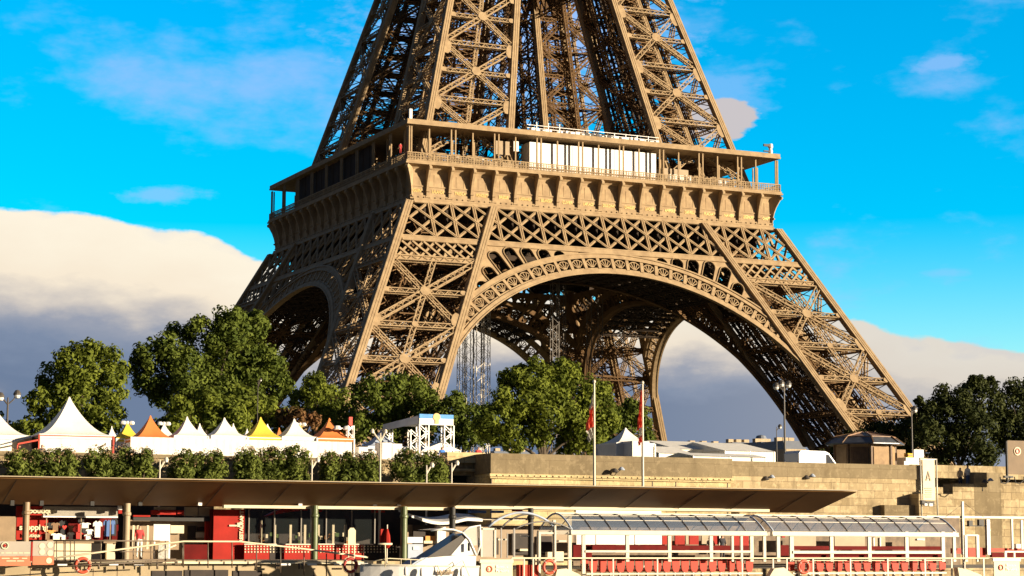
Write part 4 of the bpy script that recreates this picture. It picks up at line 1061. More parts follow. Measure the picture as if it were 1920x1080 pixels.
# kiosk --------------------------------------------------------------------------
YKI = -204.0; p = at(1622, 867, YKI); kk = empty('wooden_kiosk', (p.x, YKI, GZ)); tag(kk, 'octagonal wooden kiosk with a two tier metal roof on the quay by the tower foot', 'kiosk')
WOOD = mat('kiosk_wood', (.36, .23, .11), .7, col2=(.26, .16, .075), vscale=2.5); WOODD = mat('kiosk_door_wood', (.16, .085, .035), .6, var=.3, vscale=3)
def octa(r, z, a0=math.pi/8): return [(r*math.cos(a0+i*math.pi/4), r*math.sin(a0+i*math.pi/4), z) for i in range(8)]
sc = 25.0; ze = Z(1622, 832, YKI)-GZ; zm_ = Z(1622, 820, YKI)-GZ; zp = Z(1622, 811, YKI)-GZ
mb = MB(); mb.prism(octa(2.35, 0), octa(2.35, ze-.1)); mb.obj('wall', WOOD, kk)
for i in range(8):
    a = i*math.pi/4+math.pi/4*0; c, s_ = math.cos(a), math.sin(a)
    mb = MB(); f = lambda u, d_, z: (c*d_-s_*u, s_*d_+c*u, z); R_ = 2.35*math.cos(math.pi/8)
    dr = i in (5,)
    mb.prism([f(-.7, R_+.02, .3), f(.7, R_+.02, .3), f(.7, R_+.02, ze-.35), f(-.7, R_+.02, ze-.35)], [f(-.7, R_+.06, .3), f(.7, R_+.06, .3), f(.7, R_+.06, ze-.35), f(-.7, R_+.06, ze-.35)])
    if dr:
        for k in range(7): mb.prism([f(-.6+k*.19, R_+.06, .4), f(-.5+k*.19, R_+.06, .4), f(-.5+k*.19, R_+.06, ze-.5), f(-.6+k*.19, R_+.06, ze-.5)], [f(-.6+k*.19, R_+.09, .4), f(-.5+k*.19, R_+.09, .4), f(-.5+k*.19, R_+.09, ze-.5), f(-.6+k*.19, R_+.09, ze-.5)])
    mb.obj('shutter' if not dr else 'door', WOOD if not dr else WOODD, kk)
    a2 = a+math.pi/8; mb = MB(); mb.box(2.38*math.cos(a2)-.08, 2.38*math.cos(a2)+.08, 2.38*math.sin(a2)-.08, 2.38*math.sin(a2)+.08, 0, ze-.08); mb.obj('corner_post', WOODD, kk)
KR = mat('kiosk_roof_metal', (.16, .17, .19), .35, .5, var=.4, vscale=2); KR2 = mat('kiosk_roof_rust', (.30, .17, .09), .55, var=.4, vscale=2)
mb = MB(); mb.prism(octa(3.15, ze-.12), octa(3.15, ze-.04)); mb.prism(octa(3.15, ze-.036), octa(2.35, zm_)); mb.obj('lower_roof', KR, kk)
mb = MB(); mb.prism(octa(2.37, zm_+.002), octa(.35, zp)); mb.prism(octa(2.47, zm_-.06), octa(2.47, zm_)); 
for q in octa(2.40, zm_+.03): mb.bar(q, (q[0]*.15, q[1]*.15, zp+.04), .08)
mb.obj('upper_roof', KR2, kk)
for (q, q2) in zip(octa(3.17, ze-.03), octa(2.40, zm_+.03)): mb = MB(); mb.bar(q, q2, .08); mb.obj('roof_rib', WOODD, kk)
# annexe right of the kiosk
mb = MB(); mb.box(X(1683, -203), X(1699, -203), -203, -201, GZ, Z(1690, 843, -203)); o = mb.obj('wooden_annexe', WOOD); tag(o, 'plain low wooden shed against the right side of the kiosk', 'shed')
mb = MB(); mb.box(X(1696, -205), X(1722, -205), -205, -203.6, GZ, Z(1708, 858, -205)); o = mb.obj('pale_cabinet', WHITE); tag(o, 'low pale cabinet right of the kiosk under the yellow sign', 'cabinet')
mb = MB(); mb.box(X(1696, -205), X(1711, -205), -205.1, -205.0, Z(1704, 857, -205), Z(1704, 850, -205)); o = mb.obj('yellow_sign', CY); tag(o, 'small yellow and red sign on the pale cabinet by the kiosk', 'sign')
mb = MB(); mb.box(X(1696, -205)+.05, X(1711, -205)-.05, -205.14, -205.102, Z(1704, 854.5, -205), Z(1704, 852.5, -205)); part(mb, 'red_band', REDM, o)
bpy.context.view_layer.update(); o.children[0].matrix_parent_inverse = o.matrix_world.inverted()
s0 = empty('white_sign', (X(1724, -206), -206, GZ)); tag(s0, 'blank white square sign on a short post right of the kiosk', 'sign')
mb = MB(); mb.box(X(1715, -206), X(1733, -206), -206, -205.9, Z(1724, 858, -206), Z(1724, 843, -206)); part(mb, 'sign_board', WHITE, s0)
mb = MB(); mb.box(-.05, .05, .1, .2, 0, Z(1724, 858, -206)-GZ); mb.obj('post', ALU, s0)

# van -------------------------------------------------------------------------------
vp = at(1521, 868, -205); van = empty('parked_van', (vp.x, -205, GZ), R(8)); tag(van, 'white panel van parked behind the parapet left of the wooden kiosk', 'van')
VP = mat('van_paint', (.80, .80, .80), .3); GLS = mat('dark_glass', (.03, .035, .045), .08, spec=.8); TY = mat('tyre', (.02, .02, .02), .9)
zt = Z(1521, 846.5, -205)-GZ; L2 = 1.95; ztp = zt
side = [(-L2, .35), (L2*1.0, .35), (L2*1.03, .95), (L2*.93, 1.12), (L2*.55, zt*.93), (L2*.35, zt), (-L2*.9, zt), (-L2, zt*.9)]
mb = MB(); mb.prism([(x, -.86, z) for x, z in side], [(x, .86, z) for x, z in side]); mb.obj('body', VP, van)
mb = MB(); mb.prism([(L2*.38, -.875, 1.15), (L2*.84, -.875, 1.15), (L2*.52, -.875, zt*.88), (L2*.38, -.875, zt*.88)], [(L2*.38, -.862, 1.15), (L2*.84, -.862, 1.15), (L2*.52, -.862, zt*.88), (L2*.38, -.862, zt*.88)]); mb.obj('side_window', GLS, van)
mb = MB(); mb.prism([(L2*.90, -.75, 1.2), (L2*.57, -.70, zt*.92), (L2*.57, .70, zt*.92), (L2*.90, .75, 1.2)], [(L2*.92, -.75, 1.22), (L2*.59, -.70, zt*.935), (L2*.59, .70, zt*.935), (L2*.92, .75, 1.22)]); mb.obj('windscreen', GLS, van)
for sx in (-1, 1):
    for sy in (-1, 1):
        mb = MB(); mb.lathe((sx*1.25, sy*.80-.1, .32), [(0, 0), (.3, 0), (.32, .03), (.32, .17), (.3, .2), (0, .2)], 18, 'y'); wob = mb.obj('wheel', TY, van)
        mb = MB(); mb.lathe((sx*1.25, sy*.92-.02, .32), [(0, 0), (.18, 0), (.18, .04), (0, .04)], 12, 'y'); mb.obj('hub', ALU, wob)
for sy in (-1, 1):
    mb = MB(); mb.box(-L2-.02, -L2+.02, sy*.7-.1, sy*.7+.1, .8, 1.2); mb.obj('tail_light', REDM, van)
    mb = MB(); mb.box(L2*.98, L2*1.04, sy*.65-.14, sy*.65+.14, .75, .92); mb.obj('headlight', WHITE, van)

# street lamps --------------------------------------------------------------------------
POST = mat('lamp_post_paint', (.07, .06, .05), .5); GLOBE = mat('lamp_glass', (.75, .72, .66), .2)
def lamp(label, px, top, Y, heads=((-.55, 0), (.55, 0)), w_=.12, zb=GZ, cat='street lamp', m_=POST, hm=GLOBE, group='street lamps', hs=1.0):
    p = at(px, top, Y); H = p.z-zb; rt = empty('street_lamp', (p.x, Y, zb)); tag(rt, label, cat, group)
    mb = MB(); mb.lathe((0, 0, 0), [(w_*2.2, 0), (w_*2.2, .4), (w_*1.3, .6), (w_*1.1, 1.2), (w_*.7, H-.3), (w_*.5, H)], 10); mb.obj('post', m_, rt)
    for x, z in heads:
        mb = MB(); mb.tube([(0, 0, H-.5), (x*.6, 0, H-.15), (x, 0, H+.02+z)], .05, 6); mb.lathe((x, 0, H+z-.02), [(0, .36*hs), (.14*hs, .32*hs), (.26*hs, .12*hs), (.27*hs, .0)], 10); a = mb.obj('lamp_arm', m_, rt)
        mb = MB(); mb.lathe((x, 0, H+z-.02-.26*hs), [(0, 0), (.16*hs, .05*hs), (.22*hs, .16*hs), (.22*hs, .26*hs), (0, .265*hs)], 10); mb.obj('globe', hm, rt)
lamp('tall dark street lamp with three globes in front of the right arch foot', 1470, 722, -197, ((-.75, -.15), (.42, .05), (-.25, .1)), .09)
lamp('dark street lamp with two arms at the far left edge', 15, 745, -197, ((-.5, 0), (.62, .2)), .085)
lamp('slim dark street lamp post right of the kiosk, in front of the dark trees', 1709, 768, -199, ((.3, 0),), .07)
lamp('slim far street lamp left of the tall dark one', 1456, 800, -120, ((.5, 0),), .07)
lamp('thin dark lamp in front of the darkest tree at the left', 484, 712, -188, ((.2, 0),), .035, hs=.4)

# ================================================================== RIVERSIDE STATION
def pbox(mb, x0, x1, y0, y1, Y, d=.2):
    """box whose front face spans the given photo pixels at depth plane Y"""
    xm, ym = (x0+x1)/2, (y0+y1)/2
    mb.box(at(x0, ym, Y).x, at(x1, ym, Y).x, Y, Y+d, at(xm, y1, Y).z, at(xm, y0, Y).z)
def PB(name, m_, root, *args, **k):
    for a in args:
        mb = MB(); pbox(mb, *a); o = part(mb, name, m_, root)
    return o
def troot(name, px, Y, label, cat, group=None, z=QZ):
    rt = empty(name, (X(px, Y), Y, z)); tag(rt, label, cat, group); return rt
RED = mat('red_panel', (.36, .02, .012), .6, spec=.15, var=.18, vscale=1.5); REDD = mat('deep_red', (.14, .008, .007), .7, spec=.1, var=.3, vscale=1.5)
BEIGE = mat('beige_panel', (.38, .30, .19), .6, var=.15, vscale=1.5); CREAM = mat('cream_panel', (.72, .62, .42), .6, var=.12, vscale=1.5)
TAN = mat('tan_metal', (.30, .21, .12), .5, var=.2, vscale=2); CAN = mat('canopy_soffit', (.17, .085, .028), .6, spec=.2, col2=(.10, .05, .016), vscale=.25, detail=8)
GREEN = mat('green_pillar', (.13, .16, .07), .4, var=.25, vscale=3); STEEL = mat('painted_steel', (.70, .64, .52), .4, var=.12, vscale=3)
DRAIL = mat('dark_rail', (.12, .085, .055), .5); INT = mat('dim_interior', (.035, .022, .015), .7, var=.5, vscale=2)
ORG = mat('lifebuoy_orange', (.60, .075, .03), .5, var=.15, vscale=8); RING2 = mat('lifebuoy_red', (.38, .025, .015), .5, var=.2, vscale=8)

# canopy --------------------------------------------------------------
zc0 = (Z(0, 897, YC)+Z(1605, 919, YC))/2; zk = (Z(100, 946, YK)+Z(1500, 962, YK))/2
can = empty('canopy', (-100, YK, QZ)); tag(can, 'very long brown wing shaped canopy on pillars over the riverside shops', 'canopy')
xe0, xe1 = X(1606, YC, 919), X(1522, YK, 962); xL = -190
mb = MB(); mb.prism([(xL, YC, zc0-.06), (xe0, YC, zc0-.06), (xe1, YK, zk), (xL, YK, zk)], [(xL, YC+.05, zc0-.02), (xe0, YC+.05, zc0-.02), (xe0, YK+1, zc0+.02), (xL, YK+1, zc0+.02)])
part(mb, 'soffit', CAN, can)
mb = MB(); mb.box(xL, xe0+.03, YC-.06, YK+1.0, zc0+.025, zc0+.075); part(mb, 'roof_edge', BEIGE, can)
rs_ = random.Random(2)
for k in range(46):
    mb = MB()
    xx = xL+3+k*3.6
    if xx > xe1-2: break
    dx = 0; mb.prism([(xx, YC+.1, zc0-.095), (xx+.05, YC+.1, zc0-.095), (xx+.05, YK-.1, zk-.008), (xx, YK-.1, zk-.008)], [(xx, YC+.1, zc0-.08), (xx+.05, YC+.1, zc0-.08), (xx+.05, YK-.1, zk+.01), (xx, YK-.1, zk+.01)]); part(mb, 'panel_seam', INT, can)
PB('gutter_beam', CREAM, can, (420, 848, 949, 954.5, YK-.6, .3)); PB('gutter_beam', CREAM, can, (853, 1443, 950, 956.5, YK-.6, .3))
PB('light_strip', mat('white_strip', (.85, .82, .75), .4), can, (1080, 1240, 957.5, 963.5, YK-.5, .2))
for px in (20, 75, 170, 260, 372, 560, 700, 745, 1137): # small soffit spotlights and brackets
    PB('spotlight', WHITE if px in (372, 560) else DARK, can, (px, px+7, 938, 948, YC+3.2, .25))
for px, m_, w_ in ((48, TAN, 12), (237, BEIGE, 12), (590, GREEN, 12), (757, GREEN, 13), (848, DARK, 12), (995, DARK, 11)):
    Y = -232; p = at(px, 1000, Y); r_ = w_/2/34
    mb = MB(); mb.lathe((p.x, Y, QZ), [(r_, 0), (r_, zk-QZ+.1)], 16); part(mb, 'pillar', m_, can, smooth=True)
    mb = MB(); mb.lathe((p.x, Y, zk-.55), [(r_+.01, 0), (r_+.05, .05), (r_+.05, .15), (r_+.01, .2)], 16); part(mb, 'collar', m_, can)
# shops ------------------------------------------------------------------
shop = troot('riverside_shop', 150, YS, 'souvenir shop under the canopy with red shopping sign and goods in its window', 'shop')
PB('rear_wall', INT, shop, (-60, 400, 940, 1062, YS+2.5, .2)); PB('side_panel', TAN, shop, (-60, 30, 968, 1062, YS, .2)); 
PB('red_panel', RED, shop, (30, 90, 949, 1012, YS, .15)); PB('shutter_box', mat('perforated_grey', (.36, .32, .26), .5, var=.35, vscale=22), shop, (81, 221, 950, 967, YS-.5, .5))
PB('shutter_edge', WHITE, shop, (81, 221, 967.5, 970.5, YS-.55, .5))
o = PB('name_board', RED, shop, (50, 80, 949, 966, YS-.45, .1)); 
def ptext(body, px, py, Y, hpx, m_, root, name='lettering', **k):
    c = at(px, py, Y); o = text(name, body, hpx/34*1.35, m_, (c.x, c.y, c.z), None, **k); o.parent = root
    o.location = Vector(c)-Vector(root.location); return o
ptext('boutique', 80, 958, YS-.57, 10, CREAM, shop, bold=.01); ptext('shopping', 63, 989, YS-.1, 10.5, CREAM, shop, bold=.012); ptext('boutique', 60, 1004, YS-.1, 7, CREAM, shop, bold=.006)
PB('counter', CREAM, shop, (102, 190, 1019, 1052, YS-1.2, .3), (200, 216, 1019, 1052, YS-1.2, .3)); PB('counter_top', TAN, shop, (88, 220, 1012, 1018, YS-1.3, .5))
PB('display_back', REDD, shop, (86, 222, 971, 1013, YS+.6, .1))
rs_ = random.Random(9)
GC = [mat('goods_black', (.02, .02, .022), .8), mat('goods_white', (.75, .72, .66), .8), mat('goods_red', (.55, .04, .03), .8), mat('goods_blue', (.08, .16, .38), .8), mat('goods_orange', (.7, .3, .08), .8), mat('goods_brown', (.22, .13, .07), .8)]
def shirt(mb, px, py, w_, hh, Y):
    c = at(px, py, Y); s_ = 1/34; w2, h2 = w_*s_/2, hh*s_/2
    P = [(-w2*.6, -h2), (w2*.6, -h2), (w2*.6, h2*.4), (w2, h2*.3), (w2*.95, h2*.75), (w2*.35, h2), (0, h2*.8), (-w2*.35, h2), (-w2*.95, h2*.75), (-w2, h2*.3), (-w2*.6, h2*.4)]
    mb.prism([(c.x+a, Y, c.z+b) for a, b in P], [(c.x+a, Y+.08, c.z+b) for a, b in P])
items = [(119, 992, 18, 32, 0), (183, 992, 17, 30, 1), (201, 990, 14, 30, 3), (214, 988, 14, 32, 0), (212, 988, 8, 26, 3), (95, 985, 14, 10, 0), (104, 988, 16, 16, 5), (133, 992, 12, 14, 5), (146, 990, 14, 14, 2), (160, 985, 20, 10, 1), (160, 995, 18, 10, 0), (168, 998, 14, 12, 1), (96, 998, 16, 8, 4), (106, 1006, 20, 12, 1), (133, 1005, 12, 14, 1), (148, 1004, 16, 12, 2), (166, 1007, 16, 10, 1), (120, 1008, 14, 10, 1), (152, 975, 18, 8, 0), (90, 1005, 10, 12, 5)]
for i, (px, py, w_, hh, ci) in enumerate(items):
    mb = MB(); shirt(mb, px, py, w_, hh, YS-.1-.02*(i % 5)); part(mb, 'hanging_shirt' if hh > 20 else 'souvenir', GC[ci], shop)
mb = MB(); c = at(121, 989, YS-.3); mb.prism([(c.x+a*.12, YS-.3, c.z+b*.12) for a, b in ((0, -1), (1, .2), (.8, .9), (.3, .9), (0, .5), (-.3, .9), (-.8, .9), (-1, .2))], [(c.x+a*.12, YS-.26, c.z+b*.12) for a, b in ((0, -1), (1, .2), (.8, .9), (.3, .9), (0, .5), (-.3, .9), (-.8, .9), (-1, .2))]); part(mb, 'heart_print', GC[2], shop)
PB('window_bar', TAN, shop, (86, 88, 970, 1012, YS-.35, .05), (151, 153, 970, 1012, YS-.35, .05), (206, 207.5, 975, 1012, YS-.35, .05))
s2 = troot('snack_shop', 320, YS, 'beige shop bay with white door right of the souvenir window', 'shop')
PB('wall', TAN, s2, (243, 398, 974, 1052, YS+.8, .2)); PB('fascia', BEIGE, s2, (347, 371, 951, 968, YS, .2), (374, 398, 951, 968, YS, .2), (290, 330, 951, 956, YS, .2))
PB('awning', RED, s2, (285, 330, 957, 965, YS-.3, .3), (333, 345, 957, 966, YS-.3, .3), (250, 282, 966, 969, YS-.3, .3)); PB('dark_band', DARK, s2, (250, 398, 970, 977, YS-.2, .2))
PB('door', WHITE, s2, (288, 319, 983, 1014, YS-.4, .1)); PB('poster', mat('grey_poster', (.55, .52, .45), .6, var=.5, vscale=9), s2, (297, 316, 1018, 1049, YS-.9, .1)); PB('door_frame', WHITE, s2, (288, 291, 1014, 1049, YS-.4, .1), (316, 319, 1014, 1049, YS-.4, .1))
PB('window', INT, s2, (352, 368, 986, 1012, YS+.5, .1), (370, 392, 988, 996, YS+.5, .1)); PB('menu_board', CREAM, s2, (368, 385, 998, 1008, YS+.4, .1), (320, 345, 985, 1000, YS+.5, .1))
PB('red_front', REDD, s2, (345, 395, 1021, 1050, YS-.4, .1)); PB('red_door', RED, s2, (385, 414, 973, 1050, YS-.1, .2))
for px in (250, 259, 277): PB('white_post', CREAM, s2, (px-2, px+2, 985, 1030, YS-.6, .1))
PB('lamp', WHITE, s2, (222, 229, 948, 956, YS-.9, .2)); PB('lamp_red_base', RED, s2, (222, 229, 956.5, 963, YS-.9, .2))
re = troot('restaurant', 560, YS, 'glass fronted restaurant with red wall and dotted red parapet under the canopy', 'restaurant')
PB('red_wall', RED, re, (400, 458, 955, 1051, YS-.6, .5)); PB('red_reveal', REDD, re, (396, 400, 955, 1051, YS-.5, .4))
o = ptext('RESTAURANT', 453, 987, YS-.66, 7.0, CREAM, re, rot=(math.pi/2, -math.pi/2, 0), bold=.012); o.rotation_euler = Matrix(((0, -1, 0), (0, 0, -1), (1, 0, 0))).to_euler()
PB('small_sign', CREAM, re, (430, 450, 984, 987, YS-.68, .05), (445, 450, 980, 988, YS-.70, .05))
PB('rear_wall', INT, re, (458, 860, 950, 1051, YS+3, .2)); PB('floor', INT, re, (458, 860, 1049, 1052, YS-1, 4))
mb = MB(); pts = []
for i in range(9):
    f = i/8; pts.append((499+78*f, 968-11*math.sin(f*1.4)))
A = [at(a, b, YS+1) for a, b in pts]; A2 = [p_+Vector((0, 0, .30*math.sin(min(1, (i+.4)/5)*1.5))) for i, p_ in enumerate(A)]
for i in range(8): mb.prism([A[i], A[i+1], A2[i+1], A2[i]], [q+Vector((0, .4, 0)) for q in (A[i], A[i+1], A2[i+1], A2[i])])
part(mb, 'red_ceiling_sweep', RED, re); PB('ceiling_piece', RED, re, (596, 604, 954.5, 960, YS+1, .3), (700, 722, 957, 961, YS+1, .3))
for px in (467, 515, 565, 612, 660, 703): PB('mullion', mat('grey_mullion', (.22, .2, .17), .4), re, (px-1, px+1, 955, 1021, YS-.3, .08))
GL = mat('shop_glass', (.05, .06, .06), .05, alpha=.12, spec=.6)
PB('glazing', GL, re, (459, 700, 956, 1020, YS-.2, .02))
for px, w_ in ((490, 3), (516, 3), (545, 4), (572, 4), (598, 4), (625, 4), (648, 4)): PB('white_frame', CREAM, re, (px-w_/2, px+w_/2, 984 if px > 500 else 976, 1021, YS-.05, .1))
gm = mat('bottle_green', (.10, .16, .04), .3, var=.4, vscale=6)
for i in range(30):
    px = 470+rs_.random()*180; py = 998+rs_.random()*16; PB('bottle', [gm, CREAM, gm, GC[4]][i % 4], re, (px, px+4, py, py+7, YS+.6+rs_.random(), .12))
for a, b, m_ in ((458, 505, RED), (506, 528, INT), (529, 582, RED), (596, 682, RED), (684, 752, INT)): PB('parapet', m_, re, (a, b, 1021, 1051, YS-1.0, .1))
mb = MB()
for i in range(49):
    for j in range(3):
        px = 460+i*5.9; py = 1024.5+j*5.2
        if 583 < px < 596: continue
        c = at(px, py, YS-1.03); mb.lathe((c.x, c.y, c.z), [(0, 0), (.046, 0), (.046, .02)], 6, 'y')
part(mb, 'parapet_dots', CREAM, re)['kind'] = 'stuff'
PB('parapet_cap', STEEL, re, (458, 582, 1019.5, 1021.5, YS-1.05, .2), (597, 700, 1019.5, 1021.5, YS-1.05, .2))
# free-standing things on the terrace
mb = MB(); c = at(660, 1005, YS-1.6); mb.prism([(c.x-.22, YS-1.6, c.z-.5), (c.x+.22, YS-1.6, c.z-.5), (c.x+.22, YS-1.6, c.z+.3), (c.x+.1, YS-1.6, c.z+.45), (c.x-.1, YS-1.6, c.z+.45), (c.x-.22, YS-1.6, c.z+.3)], [(c.x-.22, YS-1.5, c.z-.5), (c.x+.22, YS-1.5, c.z-.5), (c.x+.22, YS-1.5, c.z+.3), (c.x+.1, YS-1.5, c.z+.45), (c.x-.1, YS-1.5, c.z+.45), (c.x-.22, YS-1.5, c.z+.3)])
mb.box(c.x-.2, c.x-.14, YS-1.58, YS-1.52, QZ, c.z-.5); mb.box(c.x+.14, c.x+.2, YS-1.58, YS-1.52, QZ, c.z-.5); o = mb.obj('menu_stand', CREAM); tag(o, 'round topped cream menu stand in front of the restaurant glass', 'stand')
pr = troot('furled_parasol', 727, YS-2, 'furled red parasol beside a green pillar at the right end of the terrace', 'parasol')
c = at(727, 1021, YS-2); mb = MB(); mb.lathe((0, 0, c.z-QZ-.2), [(.1, 0), (.22, .15), (.17, .7), (.06, 1.05), (0, 1.1)], 9); mb.obj('fabric', RED, pr); mb = MB(); mb.lathe((0, 0, 0), [(.25, 0), (.25, .1), (.035, .12), (.035, c.z-QZ+1.1)], 8); mb.obj('pole', STEEL, pr)
mb = MB(); pbox(mb, 714, 722, 992, 1019, YS-1.9, .2); o = mb.obj('red_drinks_board', RED); tag(o, 'plain red board next to the furled red parasol', 'board')
fr = troot('chest_freezer', 779, YS-2.5, 'white and blue grey chest freezer right of the second green pillar', 'freezer')
PB('lid', WHITE, fr, (764, 793, 1007, 1018, YS-2.5, .8)); PB('cabinet', CB, fr, (765, 793, 1020, 1047, YS-2.45, .7)); PB('label_plate', WHITE, fr, (775, 786, 1025, 1031, YS-2.5, .04))
# glinting curved steel canopy plate, display house and things behind the boat
CHR = mat('polished_steel', (.85, .80, .70), .12, .9)
gp = troot('steel_awning', 815, YS-1, 'shiny curved white steel awning catching the sun right of the second green pillar', 'awning')
mb = MB(); a, b = at(772, 970, YS-1), at(905, 978, YS-1)
for i in range(14):
    f0, f1 = i/14, (i+1)/14; g = lambda f: (a.x+(b.x-a.x)*f, a.z+(b.z-a.z)*f-.32*math.sin(math.pi*min(1, f*1.3)))
    (x0_, z0_), (x1_, z1_) = g(f0), g(f1); mb.prism([(x0_, YS-1, z0_), (x1_, YS-1, z1_), (x1_, YS-1, z1_+.16), (x0_, YS-1, z0_+.16)], [(x0_, YS+1, z0_+.35), (x1_, YS+1, z1_+.35), (x1_, YS+1, z1_+.45), (x0_, YS+1, z0_+.45)])
part(mb, 'plate', WHITE, gp); PB('rear_band', STEEL, gp, (860, 1000, 971, 975, YS, .2)); PB('blue_board', GC[3], gp, (880, 912, 957, 962, YS+1, .2), (922, 945, 957, 962, YS+1, .2)); PB('red_board', RED, gp, (962, 980, 955, 959, YS+1, .2))
tk = troot('ticket_office', 900, YS, 'row of small ticket windows and doors behind the white cabin boat', 'ticket office')
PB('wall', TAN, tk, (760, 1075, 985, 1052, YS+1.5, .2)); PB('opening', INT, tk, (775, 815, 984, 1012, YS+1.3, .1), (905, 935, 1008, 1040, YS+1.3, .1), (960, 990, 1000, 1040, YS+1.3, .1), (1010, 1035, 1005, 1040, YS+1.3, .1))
PB('counter', CREAM, tk, (795, 825, 1014, 1019, YS+1, .3), (975, 990, 1029, 1033, YS+1, .3)); PB('white_column', WHITE, tk, (820, 826, 985, 1020, YS+.8, .2), (827, 836, 988, 1015, YS+.9, .2)); PB('goods_shelf', GC[4], tk, (798, 816, 1005, 1014, YS+1.1, .1))
hall = troot('boarding_hall', 1300, YS, 'red and cream boarding hall seen through the posts of the glass roofed boats', 'hall')
PB('wall', mat('hall_brown', (.22, .15, .09), .7, var=.5, vscale=2.2), hall, (1075, 1800, 966, 1060, YS+1.5, .2)); PB('white_banner', WHITE, hall, (1081, 1116, 1002, 1021, YS-.5, .1), (1118, 1189, 1002, 1021, YS-.5, .1), (1191, 1241, 1002, 1021, YS-.5, .1))  # mottled brown hall wall behind white banners
PB('red_panel', RED, hall, (1242, 1260, 1005, 1021, YS, .1), (1266, 1284, 1003, 1021, YS, .1), (1293, 1310, 1003, 1021, YS, .1), (1336, 1348, 1003, 1021, YS, .1), (1376, 1388, 1003, 1028, YS, .1), (1393, 1404, 1003, 1028, YS, .1), (1466, 1472, 1003, 1008, YS, .1))
PB('pale_panel', BEIGE, hall, (1316, 1330, 1003, 1020, YS, .1), (1286, 1291, 1003, 1020, YS, .1), (1565, 1622, 1004, 1030, YS, .1), (1488, 1530, 1003, 1024, YS, .1), (1640, 1660, 1006, 1028, YS, .1), (1705, 1735, 1006, 1030, YS, .1))
PB('white_frame', WHITE, hall, (1349, 1351, 1003, 1022, YS-.1, .1), (1638, 1640, 1008, 1026, YS-.1, .1), (1650, 1652, 1008, 1026, YS-.1, .1), (1720, 1734, 1010, 1013, YS-.1, .1)); PB('dark_shelf', REDD, hall, (1075, 1110, 1022, 1045, YS-.6, .2), (1111, 1408, 1022.5, 1031.5, YS-1, .2), (1464, 1482, 1022, 1042, YS-1, .2), (1488, 1770, 1024, 1031, YS-1, .2), (1490, 1770, 1038, 1045, YS-1.2, .2))

# left landing stage ---------------------------------------------------------------
YR = -240.0
ls = troot('landing_stage', 300, YR, 'beige landing stage with dark railings and sloping handrails along the bottom left', 'landing stage', z=WZ)
PB('deck', BEIGE, ls, (-80, 700, 1051, 1058, YR+.3, 6.5)); PB('deck_edge', CREAM, ls, (100, 345, 1052.5, 1056, YR+.2, .1), (345, 690, 1053, 1057, YR+.2, .1))
PB('hull', mat('hull_cream', (.40, .31, .18), .6, var=.25, vscale=.8), ls, (-80, 700, 1058.5, 1140, YR+.6, 5))
PB('hull_window', INT, ls, (285, 342, 1070, 1084, YR+.55, .1), (346, 428, 1068.5, 1084, YR+.55, .1), (437, 492, 1070, 1084, YR+.55, .1), (655, 690, 1074, 1084, YR+.55, .1))
PB('hull_joint', TAN, ls, (57, 58, 1060, 1084, YR+.58, .1), (175, 176, 1066, 1084, YR+.58, .1), (220, 221, 1064, 1084, YR+.58, .1), (528, 529, 1064, 1084, YR+.58, .1), (588, 589, 1066, 1084, YR+.58, .1))
def rod(name, m_, root, pts, r_, Y):
    mb = MB(); mb.tube([at(a, b, Y) for a, b in pts], r_, 7); return part(mb, name, m_, root, smooth=True)
rod('top_rail', DRAIL, ls, [(100, 1013.5), (300, 1014.5)], .035, YR); rod('mid_rail', DRAIL, ls, [(100, 1033), (290, 1035)], .022, YR); rod('low_rail', DRAIL, ls, [(100, 1054), (330, 1049)], .05, YR-.3)
for px in (106, 120, 122.5, 132, 139.5, 189, 250, 283, 310, 342): rod('railing_post', DRAIL, ls, [(px, 1014), (px, 1062)], .026, YR)
rod('sloping_handrail', CREAM, ls, [(60, 1052), (190, 1035), (300, 1020), (345, 1015), (450, 1015.5), (560, 1028), (690, 1045)], .045, YR-1.0)
rod('gangway_rail', DRAIL, ls, [(60, 1066), (180, 1058), (330, 1052)], .03, YR-1.1); rod('sloping_handrail', CREAM, ls, [(296, 1036), (330, 1022)], .035, YR-1.2)
for px, t_ in ((344, 1016), (390, 1017), (435, 1017), (481, 1021), (526, 1026), (570, 1031), (612, 1038), (660, 1043)): rod('railing_post', DRAIL, ls, [(px, t_), (px, t_+48)], .03, YR-1.0)
for px in (137, 185, 232, 295, 479, 522, 567, 518, 561): rod('fender_post', DRAIL, ls, [(px, 1056), (px, 1067)], .05, YR-.1)
PB('fender_plate', WHITE, ls, (108, 126, 1057.5, 1060.5, YR-.4, .05), (205, 222, 1057.5, 1060, YR-.4, .05), (252, 270, 1058.5, 1061, YR-.4, .05), (527, 545, 1056.5, 1060, YR-.4, .05), (577, 594, 1056.5, 1060, YR-.4, .05), (627, 640, 1056.5, 1059, YR-.4, .05), (672, 690, 1056, 1059, YR-.4, .05))
